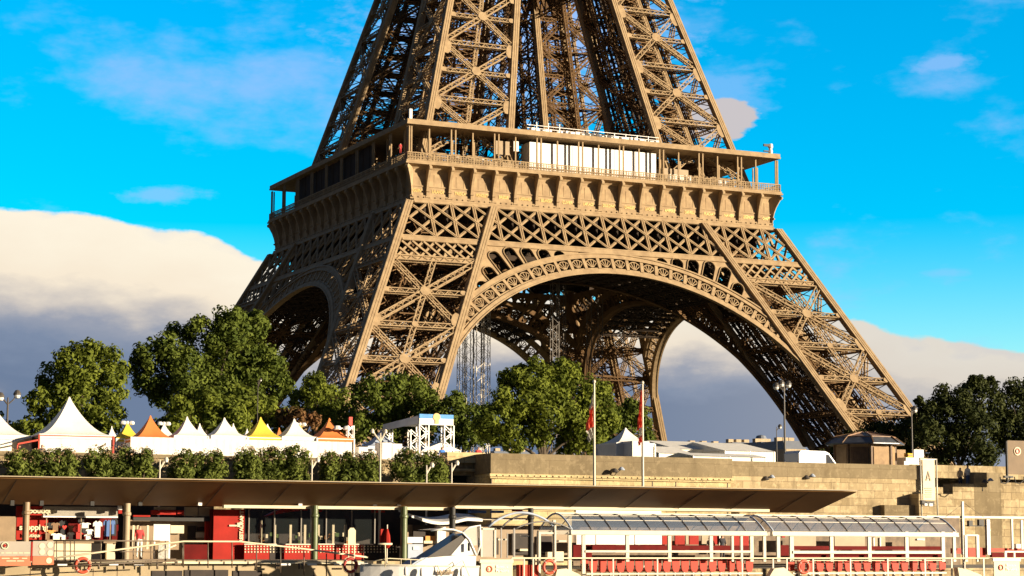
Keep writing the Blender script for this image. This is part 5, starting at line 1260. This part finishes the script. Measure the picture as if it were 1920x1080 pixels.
# notice boards bottom left
nb = troot('notice_board', 30, YR-1.3, 'beige and orange notice board with round logo in the bottom left corner', 'notice board', 'notice boards of the landing stage', z=WZ)
ORB = mat('orange_band', (.60, .16, .07), .55, var=.1); GREYB = mat('warm_grey', (.38, .33, .27), .6, var=.1)
Yn = YR-1.3
PB('board', GREYB, nb, (-30, 58, 1015, 1042.5, Yn, .1)); PB('orange_band', ORB, nb, (-30, 58, 1043, 1061, Yn, .1)); PB('red_edge', RED, nb, (58.2, 61, 1016, 1052, Yn-.02, .12))
c = at(9, 1023, Yn-.03); mb = MB(); mb.torus(c, .15, .025, (0, 1, 0), 18, 6); part(mb, 'logo_ring', CREAM, nb); mb = MB(); mb.prism([(c.x+a, c.y-.02, c.z+b) for a, b in ((-.08, 0), (0, -.08), (.08, 0), (0, .08))], [(c.x+a, c.y+.02, c.z+b) for a, b in ((-.08, 0), (0, -.08), (.08, 0), (0, .08))]); part(mb, 'logo_diamond', RED, nb)
for y_, xs in ((1037, ((2, 8), (10, 22), (24, 33), (35, 43), (45, 56))), (1047, ((3, 18), (24, 35), (41, 51))), (1052, ((12, 30), (32, 45)))):
    for a, b in xs: PB('line_of_print', CREAM, nb, (a, b, y_-1, y_+.6, Yn-.015, .01))
nb2 = troot('notice_board', 80, YR-1.25, 'smaller beige notice board with four white pictograms, second from the left edge', 'notice board', 'notice boards of the landing stage', z=WZ)
Yn = YR-1.25; PB('board', GREYB, nb2, (61.5, 101, 1014.5, 1042.5, Yn, .1)); PB('orange_band', ORB, nb2, (61.5, 101, 1043, 1059, Yn, .1))
for a, b in ((79, 1024), (94, 1022), (79, 1035), (94, 1037), (92, 1051)):
    c = at(a, b, Yn-.02); mb = MB(); mb.lathe((c.x, c.y, c.z), [(0, 0), (.14, 0), (.14, .03)], 12, 'y'); part(mb, 'pictogram', CREAM, nb2)
def ring(label, px, py, Y, m_, r_=.33):
    c = at(px, py, Y); rt = empty('lifebuoy', c); tag(rt, label, 'lifebuoy', 'lifebuoys on the rails')
    mb = MB(); mb.torus((0, 0, 0), r_, .075, (0, 1, 0), 28, 10); mb.obj('ring', m_, rt, smooth=True)
    for k in range(4):
        a = math.pi/4+k*math.pi/2; mb = MB(); mb.torus((r_*math.cos(a), 0, r_*math.sin(a)), .08, .012, (-math.sin(a), 0, math.cos(a)), 10, 5); mb.obj('band', WHITE, rt)
    mb = MB(); mb.torus((0, .02, 0), r_+.10, .012, (0, 1, 0), 24, 5); mb.obj('rope', CREAM, rt)
ring('orange lifebuoy on the landing stage rail at the bottom left', 155, 1060, YR-.6, ORG)
ring('dark red lifebuoy on the railing left of the white cabin boat', 657, 1060, YR-2.6, RING2, .32)
ring('orange lifebuoy at the entrance of the glass roofed boat, left of the red seats', 1030, 1063, YB-.4, ORG, .32)
ring('orange lifebuoy hung before the left end of the right block of red seats', 1507, 1063, YB-.4, ORG, .32)

# white cabin boat --------------------------------------------------------------
YBO = -246.5; cb_ = troot('cabin_boat', 830, YBO, 'white cabin boat with raked dark windscreen moored left of the glass roofed boats', 'boat', z=WZ)
GEL = mat('white_gelcoat', (.80, .78, .74), .18, var=.04)
def P3(pts, Y0, Y1, name, m_, root, smooth=False):
    mb = MB(); A = [at(a, b, Y0) for a, b in pts]; mb.prism(A, [q+Vector((0, Y1-Y0, 0)) for q in A]); return part(mb, name, m_, root, smooth=smooth)
mb = MB(); secs = []   # hull lofted from stern to bow
x0, x1 = X(900, YBO), X(694, YBO); zd = Z(800, 1063, YBO)
for i in range(15):
    f = i/14; x = x0+(x1-x0)*f; b_ = 1.15*(1-max(0, (f-.45)/.55)**2.2)+.03; zz = zd+.10*f; 
    secs.append([Vector((x, YBO+1.2-b_, zz)), Vector((x, YBO+1.2-b_*.93, zz-.55)), Vector((x, YBO+1.2-b_*.55, zz-1.2-.0*f)), Vector((x, YBO+1.2+b_*.55, zz-1.2)), Vector((x, YBO+1.2+b_*.93, zz-.55)), Vector((x, YBO+1.2+b_, zz))])
for a, b in zip(secs, secs[1:]): mb.prism(a, b)
part(mb, 'hull', GEL, cb_)
mb = MB()
for a, b in zip(secs, secs[1:]): mb.bar(a[0]+Vector((0, -.02, .02)), b[0]+Vector((0, -.02, .02)), .07)
part(mb, 'rubbing_strake', STEEL, cb_)
P3([(775, 1060), (800, 1046), (868, 1040), (893, 1043), (892, 1062), (775, 1062)], YBO+.25, YBO+1.9, 'coachroof', GEL, cb_)
P3([(801, 1045), (870, 1000), (876, 1006), (846, 1040), (830, 1044)], YBO+.35, YBO+1.8, 'windscreen', mat('tinted_screen', (.10, .09, .08), .3, spec=.3), cb_)
P3([(846, 1041), (876, 1006), (893, 1040)], YBO+.32, YBO+1.8, 'side_panel', GEL, cb_)
P3([(772, 1058), (790, 1046), (802, 1045), (786, 1060)], YBO+.3, YBO+1.6, 'bow_hatch', CB, cb_)
pr = [(808, 995), (830, 992), (850, 993), (868, 999), (880, 1012), (888, 1030), (893, 1042)]
for Yq in (YBO+.3, YBO+1.85): mb = MB(); mb.tube([at(a, b, Yq) for a, b in pr], .05, 8); part(mb, 'roof_hoop', GEL, cb_, smooth=True)
mb = MB(); mb.tube([at(866, 999, YBO+.3), at(880, 989, YBO+.3), at(900, 985, YBO+.3), at(901, 1022, YBO+.3), at(893, 1042, YBO+.3)], .05, 8); part(mb, 'roof_hoop', GEL, cb_, smooth=True)
P3([(868, 999), (881, 989), (899, 986), (899, 1022), (889, 1023), (880, 1012)], YBO+.36, YBO+.40, 'clear_side_screen', mat('clear_plastic', (.62, .58, .52), .2, alpha=.55), cb_)
P3([(806, 993.5), (830, 990.5), (852, 991.5), (868, 998), (852, 994.5), (830, 993.5)], YBO+.3, YBO+1.9, 'hard_top', GEL, cb_)
o = ptext('Isabelle', 835, 1073, YBO-.06, 7.5, TAN, cb_, name='boat_name', bold=.006); 
rod('bow_rail', CREAM, cb_, [(700, 1052), (730, 1047), (790, 1050), (830, 1050)], .025, YBO+.3)
for px in (722, 752, 770): rod('rail_stanchion', CREAM, cb_, [(px, 1064), (px, 1049)], .02, YBO+.3)
rod('short_mast', CREAM, cb_, [(723, 1060), (722, 1019)], .035, YBO+.2); rod('mast_table', CREAM, cb_, [(709, 1020), (735, 1020)], .05, YBO+.2)
for a in ((868, 1050, 826, 1080), (820, 1060, 828, 1078), (868, 1052, 880, 1080)): rod('mooring_line', CREAM, cb_, [(a[0], a[1]), (a[2], a[3])], .02, YBO-.1)
rod('exhaust', DARK, cb_, [(879, 1018), (879, 1033)], .06, YBO+.1)
for k_, (a, b) in enumerate(((760, 1062), (790, 1064), (865, 1064))):
    c = at(a, b, YBO-.1); mb = MB(); mb.lathe((c.x, c.y-.05, c.z-.45), [(0, 0), (.09, .06), (.10, .3), (.06, .42), (0, .45)], 10); part(mb, 'fender', WHITE, cb_, smooth=True)

# glass roofed trip boats -----------------------------------------------------------
WS_ = mat('white_steel', (.60, .55, .44), .35, var=.08, vscale=3); RG = mat('roof_glass', (.26, .32, .42), .08, alpha=.42, spec=.9); RIB = mat('roof_rib_grey', (.20, .19, .18), .4, .3)
SEAT = mat('seat_red', (.50, .045, .02), .55, spec=.25, var=.12, vscale=6)
def seat_mesh():
    mb = MB(); pr = [(-.07, 0, .42), (.07, 0, .42), (.17, 0, .50), (.22, 0, .66), (.225, 0, .98), (.19, 0, 1.03), (-.19, 0, 1.03), (-.225, 0, .98), (-.22, 0, .66), (-.17, 0, .50)]
    mb.prism([(x, y, z) for x, y, z in pr], [(x*.92, y+.07, z) for x, y, z in pr])
    mb.prism([(-.2, .08, .44), (.2, .08, .44), (.2, .46, .48), (-.2, .46, .48)], [(-.2, .08, .5), (.2, .08, .5), (.2, .46, .54), (-.2, .46, .54)])
    return mb.mesh('red_seat', SEAT)
seat_me = seat_mesh(); mb = MB(); mb.box(-.03, .03, .1, .3, 0, .42); leg_me = mb.mesh('seat_leg', WS_)
tb = troot('glass_roofed_boat', 1250, YB, 'long trip boat with arched glass roof on white posts and two blocks of red seats', 'boat', z=WZ)
zE = Z(1250, 997, YB); zR = Z(1250, 966, YB+1.9); DZ = Z(1250, 1086, YB)
def roof(xa, xb, sp, first):
    """barrel roof between photo columns xa..xb at the near eave"""
    a, b = X(xa, YB), X(xb, YB); W2 = 3.8
    def pf(f): return YB+W2*f, zE+.06+(zR-zE-.06)*math.sin(math.pi*min(max(f, 0), 1))**.95
    N = 10; mb = MB()
    for i in range(N): (y0, z0), (y1, z1) = pf(i/N), pf((i+1)/N); mb.quad((a, y0, z0), (b, y0, z0), (b, y1, z1), (a, y1, z1))
    part(mb, 'roof_glass', RG, tb, fix=False)
    n = max(1, int(round((b-a)/sp)))
    for k in range(n+1):
        mb = MB(); x = a+(b-a)*k/n; mb.tube([(x, pf(i/N)[0], pf(i/N)[1]+.03) for i in range(N+1)], .028 if 0 < k < n else .05, 6); part(mb, 'roof_rib', RIB if 0 < k < n else CB, tb, smooth=True)
    mb = MB()
    for f in (.2, .35): y, z = pf(f); mb.bar((a, y, z+.02), (b, y, z+.02), .03)
    y, z = pf(.5); mb.bar((a, y, z+.05), (b, y, z+.05), .09); part(mb, 'purlin', WS_, tb)
    mb = MB(); mb.box(a-.1, b+.1, YB-.12, YB+.12, zE-.19, zE+.05); mb.box(a-.1, b+.1, YB-.16, YB-.121, zE-.17, zE-.11); part(mb, 'eave_beam', WS_, tb)
    mb = MB(); mb.box(a-.1, b+.1, YB+W2-.1, YB+W2+.1, zE-.15, zE+.05); part(mb, 'rear_eave_beam', WS_, tb)
roof(1072, 1432, 1.18, 0); roof(1448, 1790, 1.18, 0)
for px, w_ in ((1011, 6), (1040, 5), (1069, 6), (1095, 6), (1177, 6), (1256, 6), (1334, 6), (1374, 4), (1391, 4), (1410, 6), (1434, 5), (1460, 6), (1485, 7), (1560, 6), (1631, 6), (1701, 6), (1769, 6), (1790, 5), (1812, 5), (1834, 5)):
    top = 997 if px > 1068 else (1000 if px != 1040 else 975)
    if px in (1812, 1834): top = 1003
    PB('roof_post', WS_, tb, (px-w_/2, px+w_/2, top, 1084 if w_ > 5 and px < 1100 else 1053, YB-.05, .12))
PB('top_rail', WS_, tb, (1098, 1412, 1032, 1036, YB-.1, .08), (1487, 1770, 1033, 1038, YB-.1, .08), (1011, 1040, 998, 1001, YB-.06, .08), (1812, 1834, 1002, 1005, YB-.06, .08))
PB('thin_rail', CREAM, tb, (960, 1920, 1045.3, 1047.6, YB-.2, .05), (1487, 1770, 1050, 1051.5, YB-.12, .05))
PB('lower_rail', WS_, tb, (1100, 1430, 1074, 1077, YB-.25, .06), (1487, 1775, 1073, 1076, YB-.25, .06)); PB('shade_board', REDD, tb, (1100, 1412, 1048.2, 1051, YB+.3, .06), (1490, 1770, 1040, 1045, YB+.3, .06))
for px in (1110, 1150, 1233, 1392, 1450, 1476, 1525, 1595, 1665, 1735, 1785, 1845, 1000, 983, 960): PB('stanchion', WS_, tb, (px-1.2, px+1.2, 1047, 1084, YB-.22, .05))
PB('deck', mat('deck_grey', (.30, .27, .22), .8, var=.3, vscale=2), tb, (900, 1960, 1088, 1094, YB, 4)); PB('hull', GEL, tb, (896, 1960, 1095, 1180, YB-.3, 4.4))
zs0 = Z(1250, 1050, YB+.3)-1.05
rows = [(1104, 1414, 18), (1494, 1776, 16)]
first = True
for xa, xb, n in rows:
    for ry, (yo, zo) in enumerate(((.3, 0), (1.3, .02))):
        for i in range(n):
            px = xa+(xb-xa)*(i+.5)/n; o = link('red_seat', seat_me, tb); x = X(px, YB+.3, 1060)+ry*.0
            o.location = (x-tb.location.x, YB+yo-tb.location.y, zs0+zo-tb.location.z)
            if ry == 0: lg = link('seat_leg', leg_me, o)
# arched glazed entrance at the left end
def arch_hoop(px0, px1, top, ybase, Y, r_, m_, name='entrance_hoop'):
    mb = MB(); pts = []
    for i in range(13):
        f = i/12; px = px0+(px1-px0)*f; py = ybase-(ybase-top)*math.sin(math.pi*f)**.8; pts.append(at(px, py, Y))
    mb.tube(pts, r_, 7); return part(mb, name, m_, tb, smooth=True)
arch_hoop(916, 1040, 961, 988, YB, .06, CB); arch_hoop(940, 1040, 964, 990, YB+.9, .05, RIB); arch_hoop(966, 1070, 978, 992, YB-.2, .04, RIB)
mb = MB(); N = 12
for i in range(N):
    def q(f, Y, p0, p1): return at(p0+(p1-p0)*f, 988-27*math.sin(math.pi*f)**.8, Y)
    mb.quad(q(i/N, YB, 916, 1040), q((i+1)/N, YB, 916, 1040), q((i+1)/N, YB+1.5, 905, 1029), q(i/N, YB+1.5, 905, 1029))
part(mb, 'entrance_glass', RG, tb, fix=False)
PB('entrance_post', RIB, tb, (939, 941, 990, 1046, YB, .06), (963, 966, 990, 1046, YB, .06), (951, 952.5, 1000, 1046, YB, .06)); PB('entrance_door', WS_, tb, (1010, 1013, 998, 1084, YB-.1, .06), (1040, 1043, 985, 1060, YB-.1, .06))
PB('white_bulkhead', WS_, tb, (902, 930, 990, 993.5, YB-.1, .1), (927, 930.5, 990, 1046, YB-.1, .1), (902, 905, 988, 1044, YB-.1, .1)); PB('screen', mat('hazy_screen', (.45, .42, .36), .3, alpha=.7), tb, (905, 927, 994, 1044, YB-.05, .03))
PB('side_cabinet', CREAM, tb, (1027, 1040, 1035, 1045, YB+.5, .3), (1043, 1057, 1034, 1056, YB+.6, .3), (1004, 1012, 1040, 1060, YB+.5, .3))
PB('gangway_strip', WS_, tb, (903, 952, 1010, 1013, YB+.4, .1), (975, 992, 1004, 1006.5, YB+.6, .1), (1042, 1062, 1013, 1016, YB+.5, .1))
def panel(px0, px1, py0, Y, lab, txt):
    rt = troot('name_panel', (px0+px1)/2, Y, lab, 'sign', 'beige name panels of the boats', z=WZ)
    PB('board', CREAM, rt, (px0, px1, py0, 1088, Y, .06)); PB('cap', WS_, rt, (px0-2, px1+2, py0-7, py0-.5, Y-.03, .12)); c = at(px0+(px1-px0)*.27, py0+11, Y-.03)
    mb = MB(); mb.torus(c, .14, .028, (0, 1, 0), 18, 6); part(mb, 'logo_ring', ORG, rt); mb = MB(); mb.lathe((c.x, c.y, c.z), [(0, 0), (.06, 0), (.06, .02)], 8, 'y'); part(mb, 'logo_centre', CREAM, rt)
    for j, t_ in enumerate(txt): ptext(t_, px0+(px1-px0)*.47, py0+7+7.5*j, Y-.02, 5.2, WHITE, rt, align='LEFT', bold=.004)
panel(902, 961, 1056, YB-.35, 'beige panel with round logo and white lettering left of the red boxes', ('Bateaux', 'Parisiens')); panel(1864, 1912, 1053, YB-.35, 'beige panel with round logo in the bottom right corner', ('Bateaux', 'Parisiens'))
for i, (a, b) in enumerate(((974, 989), (992, 1010))):
    mb = MB(); pbox(mb, a, b, 1059, 1090, YB-.1, .4); mb2 = mb.obj('red_locker', SEAT); tag(mb2, ('left', 'right')[i]+' one of two red lockers between the beige name panel and the lifebuoy', 'locker', 'red lockers')
# canvas cover at the bottom
P3([(1045, 1068), (1062, 1066), (1085, 1076), (1100, 1088), (1040, 1088)], YB-.5, YB-.1, 'canvas_cover', CREAM, tb); P3([(1440, 1086), (1452, 1066), (1470, 1064), (1490, 1080), (1494, 1088)], YB-.5, YB-.1, 'canvas_cover', CREAM, tb); P3([(1796, 1064), (1815, 1068), (1840, 1078), (1845, 1088), (1800, 1088)], YB-.5, YB-.1, 'canvas_cover', CREAM, tb)
# right end structure
rb = troot('mooring_frame', 1850, YB+3, 'white steel frame and tall white mast right of the glass roofed boat', 'frame', z=WZ)
Yr = YB+2.5
PB('top_beam', WS_, rb, (1738, 1990, 968, 972, Yr, .15)); PB('mast', WS_, rb, (1805.5, 1809, 940, 1086, Yr-.1, .1)); PB('frame_post', WS_, rb, (1803, 1806, 973, 1030, Yr, .1), (1897, 1900, 973, 1030, Yr, .1), (1915, 1919, 975, 1030, Yr, .1)); PB('steel_column', mat('steel_column', (.28, .27, .25), .4, .4), rb, (1851, 1857, 974, 1040, Yr+.2, .2))
PB('red_bench', SEAT, rb, (1858, 1960, 1028, 1035, Yr+.3, .8), (1792, 1810, 1028, 1038, Yr+.3, .5), (1816, 1848, 1027, 1044, Yr+.4, .5)); PB('bench_front', REDD, rb, (1860, 1960, 1036, 1045, Yr+.25, .2)); PB('white_box', WHITE, rb, (1806, 1812, 1030, 1040, Yr-.2, .2), (1906, 1914, 1020, 1028, Yr, .2))
PB('rail_frame', WS_, rb, (1884, 1960, 1033, 1036, YB+.4, .08), (1884, 1888, 1036, 1052, YB+.4, .08), (1901, 1904, 1036, 1052, YB+.4, .08)); PB('lamp_bar', DARK, rb, (1812, 1852, 985, 987, Yr+.3, .1), (1817, 1824, 976, 987, Yr+.2, .2), (1836, 1845, 974, 985, Yr+.2, .2))
for a in ((1808, 945, 1770, 972), (1808, 945, 1850, 972), (1785, 965, 1788, 945)): pass
rod('stay_wire', DRAIL, rb, [(1809, 944), (1845, 970)], .012, Yr); rod('stay_wire', DRAIL, rb, [(1806, 944), (1772, 970)], .012, Yr)

# flagpoles, masts, banner sign ---------------------------------------------------------
FLAG = mat('flag_red', (.70, .10, .05), .8, translu=.3, var=.15, vscale=3); FLAGG = mat('flag_grey', (.45, .42, .36), .8, translu=.3, var=.2, vscale=3)
def flagpole(label, px, top, Y, flag):
    p = at(px, top, Y); H = p.z-QZ; rt = empty('flagpole', (p.x, Y, QZ)); tag(rt, label, 'flagpole', 'white flagpoles')
    mb = MB(); mb.lathe((0, 0, 0), [(.10, 0), (.095, .5), (.08, H*.5), (.06, H)], 12); mb.lathe((0, 0, H), [(.075, 0), (.11, .06), (.08, .16), (0, .2)], 10); mb.obj('pole', WS_, rt, smooth=True)
    k = 0
    for (y0, y1, w0, w1, m_) in flag:
        mb = MB(); z0, z1 = Z(px, y0, Y)-QZ, Z(px, y1, Y)-QZ; n = 14
        for i in range(n):
            f0, f1 = i/n, (i+1)/n; wf = lambda f: (w0+(w1-w0)*f)/31*(1+.12*math.sin(f*9+px)); zf = lambda f: z0+(z1-z0)*f
            m2 = 8
            for j in range(m2):
                g0, g1 = j/m2, (j+1)/m2; pt = lambda f, g: (-.08-wf(f)*g, .09*math.sin(g*11+f*4), zf(f)-.3*g*(1 if y0 < y1 else 0))
                mb.quad(pt(f0, g0), pt(f0, g1), pt(f1, g1), pt(f1, g0))
        mb.obj('flag', m_, rt, fix=False, smooth=True)
flagpole('left white flagpole with a furled red and grey flag, in front of the round tree', 1114, 718, -228, [(738, 762, 3, 8, FLAGG), (758, 800, 7, 15, FLAG), (800, 820, 15, 8, FLAGG)])
flagpole('right white flagpole with narrow red flag, in front of the small tent', 1204.5, 720, -228, [(730, 760, 2, 5, FLAG), (760, 800, 6, 9, FLAG), (800, 815, 5, 8, FLAGG), (815, 828, 8, 5, FLAG)])
lamp('white mast with twin white lamp heads left of the banner stage', 713.5, 812, -229, ((-.5, .1), (.3, .1)), .07, QZ, 'lamp mast', WS_, WHITE, None, .45)
for i, (px, t_) in enumerate(((300, 862), (585, 862), (800, 872), (847, 868))):
    lamp(('short pale lamp post in the gap right of the orange tent shrub', 'short pale lamp post between the two shrubs left of the white mast', 'grey lamp post in front of the last shrub before the stone wall', 'thin pale lamp post in front of the recess in the stone wall')[i], px, t_, -228, ((.35, 0),), .06, QZ, 'lamp post', STEEL, WHITE, 'short lamp posts above the canopy', .5)
bs = troot('banner_sign', 1740, -222, 'tall white banner sign between two poles in front of the stair wall', 'sign')
Yb = -222
for a in (1727, 1757): rod('pole', WS_, bs, [(a-1.5, 861), (a+1.5, 985)], .055, Yb)
PB('banner', CREAM, bs, (1730.5, 1753, 862, 938, Yb, .05)); PB('top_bar', WS_, bs, (1725, 1757, 860, 862, Yb-.02, .1))
c = at(1741, 893, Yb-.04); mb = MB()
mb.prism([(c.x-.22, c.y, c.z-.3), (c.x-.12, c.y, c.z-.3), (c.x+.02, c.y, c.z+.35), (c.x-.02, c.y, c.z+.35)], [(c.x-.22, c.y+.02, c.z-.3), (c.x-.12, c.y+.02, c.z-.3), (c.x+.02, c.y+.02, c.z+.35), (c.x-.02, c.y+.02, c.z+.35)])
mb.prism([(c.x+.22, c.y-.005, c.z-.3), (c.x+.12, c.y-.005, c.z-.3), (c.x-.02, c.y-.005, c.z+.33), (c.x+.02, c.y-.005, c.z+.33)], [(c.x+.22, c.y+.015, c.z-.3), (c.x+.12, c.y+.015, c.z-.3), (c.x-.02, c.y+.015, c.z+.33), (c.x+.02, c.y+.015, c.z+.33)]); mb.box(c.x-.14, c.x+.14, c.y-.01, c.y+.02, c.z-.14, c.z-.08)
part(mb, 'tower_emblem', TAN, bs)
for y_ in (915, 919, 923, 927, 931): PB('line_of_print', BEIGE, bs, (1734+(y_ % 3), 1750-(y_ % 4), y_, y_+1.5, Yb-.03, .02))
PB('lamp_cluster', DARK, bs, (1729, 1736, 938, 946, Yb-.1, .3), (1737, 1752, 940, 947, Yb-.1, .3)); PB('cluster_lamp', WHITE, bs, (1734, 1739, 944, 948, Yb-.3, .2), (1743, 1749, 944, 949, Yb-.3, .2))
bb = troot('notice_board', 1915, -217, 'large brown notice board with round orange logo cut off by the right edge', 'notice board', z=Z(1900, 905, -216))
PB('board', mat('brown_board', (.20, .135, .075), .7, var=.2), bb, (1890, 1975, 827, 890, -217, .15)); PB('edge', DARK, bb, (1888.5, 1890, 827, 905, -217.05, .2)); PB('bracket', DARK, bb, (1884, 1900, 892, 896, -217.1, .2))
for px in (1885, 1912): rod('tubular_foot', DARK, bb, [(px-10, 894), (px-8, 905), (px, 907), (px+8, 900), (px+8, 894)], .04, -217.3)
c = at(1908, 846, -217.05); mb = MB(); mb.lathe((c.x, c.y, c.z), [(0, 0), (.31, 0), (.31, .04)], 20, 'y'); part(mb, 'logo_disc', CREAM, bb); mb = MB(); mb.torus((c.x, c.y-.02, c.z), .17, .05, (0, 1, 0), 20, 6); part(mb, 'logo_ring', ORG, bb)

# wall sconces
def sconce(label, px, py, Y):
    c = at(px, py, Y); rt = empty('wall_lamp', (c.x, Y, c.z)); tag(rt, label, 'wall lamp', 'wall lamps on the stone wall')
    mb = MB(); mb.tube([(0, 0, -.3), (0, -.35, -.1), (0, -.5, .15)], .03, 6); mb.tube([(0, -.35, -.1), (.35, -.5, .22)], .025, 6); mb.lathe((0, 0, -.62), [(0, 0), (.05, .05), (.03, .3)], 8); mb.obj('bracket', POST, rt)
    mb = MB(); mb.lathe((-.15, -.5, -.02), [(0, .3), (.12, .26), (.27, .05), (.24, 0), (0, .02)], 12); mb.obj('shade', POST, rt); mb = MB(); mb.lathe((.36, -.5, .15), [(0, .24), (.1, .2), (.24, .05), (.22, 0), (0, .02)], 12); mb.obj('pale_shade', CB, rt)
sconce('double wall lamp between the two flagpoles', 1150, 886, yb); sconce('double wall lamp above the right end of the canopy', 1508, 898, YW-.02); sconce('double wall lamp on the right part of the stair wall', 1842, 906, yq); sconce('wall lamp on the flat wall just right of the projecting block', 1432, 900, YW-.02)

# people -------------------------------------------------------------------------------------
SKIN = mat('skin', (.55, .33, .22), .6); HAIR = mat('dark_hair', (.04, .025, .015), .8)
def person(label, px, py_head, Y, top, low, zg=GZ, group='people on the quay', rz=0.0, sit=False):
    hz = Z(px, py_head, Y); c = at(px, py_head, Y); H = 1.72; z0 = max(zg, hz-H) if zg is None else zg
    if hz-z0 < 1.5 or hz-z0 > 2.0: z0 = hz-H
    rt = empty('person', (c.x, Y, z0), rz); tag(rt, label, 'person', group)
    J = {'p': (0, 0, .95), 'w': (0, 0, 1.12), 'c': (0, 0, 1.35), 'n': (0, 0, 1.48), 'h': (0, -.02, 1.58), 't': (0, 0, 1.70), 'sl': (-.18, 0, 1.40), 'el': (-.24, .03, 1.13), 'hl': (-.22, -.08, .90), 'sr': (.18, 0, 1.40), 'er': (.25, .03, 1.13), 'hr': (.20, -.16, .97), 'kl': (-.11, -.04, .50), 'fl': (-.12, .02, .07), 'tl': (-.13, -.16, .03), 'kr': (.11, .02, .50), 'fr': (.12, .06, .07), 'tr': (.13, -.10, .03), 'il': (-.10, 0, .88), 'ir': (.10, 0, .88)}
    rad = {'p': .145, 'w': .13, 'c': .155, 'n': .055, 'h': .095, 't': .07, 'sl': .06, 'el': .045, 'hl': .035, 'sr': .06, 'er': .045, 'hr': .035, 'kl': .065, 'fl': .045, 'tl': .035, 'kr': .065, 'fr': .045, 'tr': .035, 'il': .095, 'ir': .095}
    E_ = ['pw', 'wc', 'cn', 'nh', 'ht', ('c', 'sl'), ('sl', 'el'), ('el', 'hl'), ('c', 'sr'), ('sr', 'er'), ('er', 'hr'), ('p', 'il'), ('il', 'kl'), ('kl', 'fl'), ('fl', 'tl'), ('p', 'ir'), ('ir', 'kr'), ('kr', 'fr'), ('fr', 'tr')]
    keys = list(J); me = bpy.data.meshes.new('body'); me.from_pydata([J[k] for k in keys], [(keys.index(a), keys.index(b)) for a, b in E_], [])
    ob = bpy.data.objects.new('body', me); col.objects.link(ob); md = ob.modifiers.new('s', 'SKIN'); me.skin_vertices or None
    for i, k in enumerate(keys): me.skin_vertices[0].data[i].radius = (rad[k], rad[k]*(.75 if k in 'pwc' else 1)); 
    me.skin_vertices[0].data[keys.index('p')].use_root = True
    s2_ = ob.modifiers.new('u', 'SUBSURF'); s2_.levels = 1
    dg = bpy.context.evaluated_depsgraph_get(); m2 = bpy.data.meshes.new_from_object(ob.evaluated_get(dg)); bpy.data.objects.remove(ob)
    m2.materials.clear()
    for q in (SKIN, top, low, HAIR): m2.materials.append(q)
    for p_ in m2.polygons:
        z = p_.center.z; x = abs(p_.center.x); p_.use_smooth = True
        p_.material_index = 3 if (z > 1.64 or (z > 1.56 and p_.center.y > .03)) else 0 if z > 1.46 or (x > .17 and z < 1.10 and z > .8) else 1 if z > .98 else 2
    b = link('body', m2, rt)
    mb = MB()
    for sg in (-1, 1): mb.box(sg*.035-.012, sg*.035+.012, -.125, -.105, 1.60, 1.615)
    mb.prism([(-.012, -.115, 1.565), (.012, -.115, 1.565), (.008, -.115, 1.60), (-.008, -.115, 1.60)], [(-.01, -.14, 1.565), (.01, -.14, 1.565), (.004, -.12, 1.60), (-.004, -.12, 1.60)]); mb.obj('face_features', HAIR, rt)
CL = dict(bl=mat('blue_cloth', (.06, .2, .6), .9), rd=mat('red_cloth', (.5, .05, .05), .9), wh=mat('white_cloth', (.7, .68, .62), .9), dk=mat('dark_cloth', (.04, .04, .05), .9), jn=mat('denim', (.10, .13, .22), .9), tn=mat('tan_cloth', (.45, .33, .2), .9))
person('person in a blue shirt on the quay right of the banner stage', 829, 838, -206, CL['bl'], CL['jn'])
person('person in red beside the recess, left of the projecting stone block', 897, 842, -207, CL['rd'], CL['dk'])
person('person in white standing left of the one in red', 881, 844, -207, CL['wh'], CL['tn'])
person('person in dark clothes left of the open side of the biggest white tent', 79, 833, -206, CL['dk'], CL['jn'])
person('person in white on the stairs behind the banner sign', 1814, 872, -213, CL['wh'], CL['jn'], group='people on the stairs')
person('person in tan clothes on the stairs, left of the one in white', 1800, 876, -213, CL['tn'], CL['dk'], group='people on the stairs')
person('person in red in the left corner of the tower gallery', 751, 268, -34.4, CL['rd'], CL['rd'], 57.6, 'people on the tower gallery')
for i, (px, lab, m_) in enumerate(((800, 'first person from the left corner at the front gallery rail', 'tn'), (858, 'person in white at the front gallery rail by the second post pair', 'wh'), (905, 'person in white at the front gallery rail left of the counter', 'wh'), (1290, 'person at the front gallery rail right of the white hoarding', 'wh'))):
    person(lab, px, 283+(px-765)*.087, -34.5, CL[m_], CL['jn'], 57.6, 'people on the tower gallery')
person('person in dark clothes standing under the canopy by the dark pillar', 1354, 1001, YS-.5, CL['dk'], CL['dk'], QZ, 'people under the canopy')
person('person in white and red by the shop door under the canopy', 262, 984, YS-2, CL['rd'], CL['wh'], QZ, 'people under the canopy')
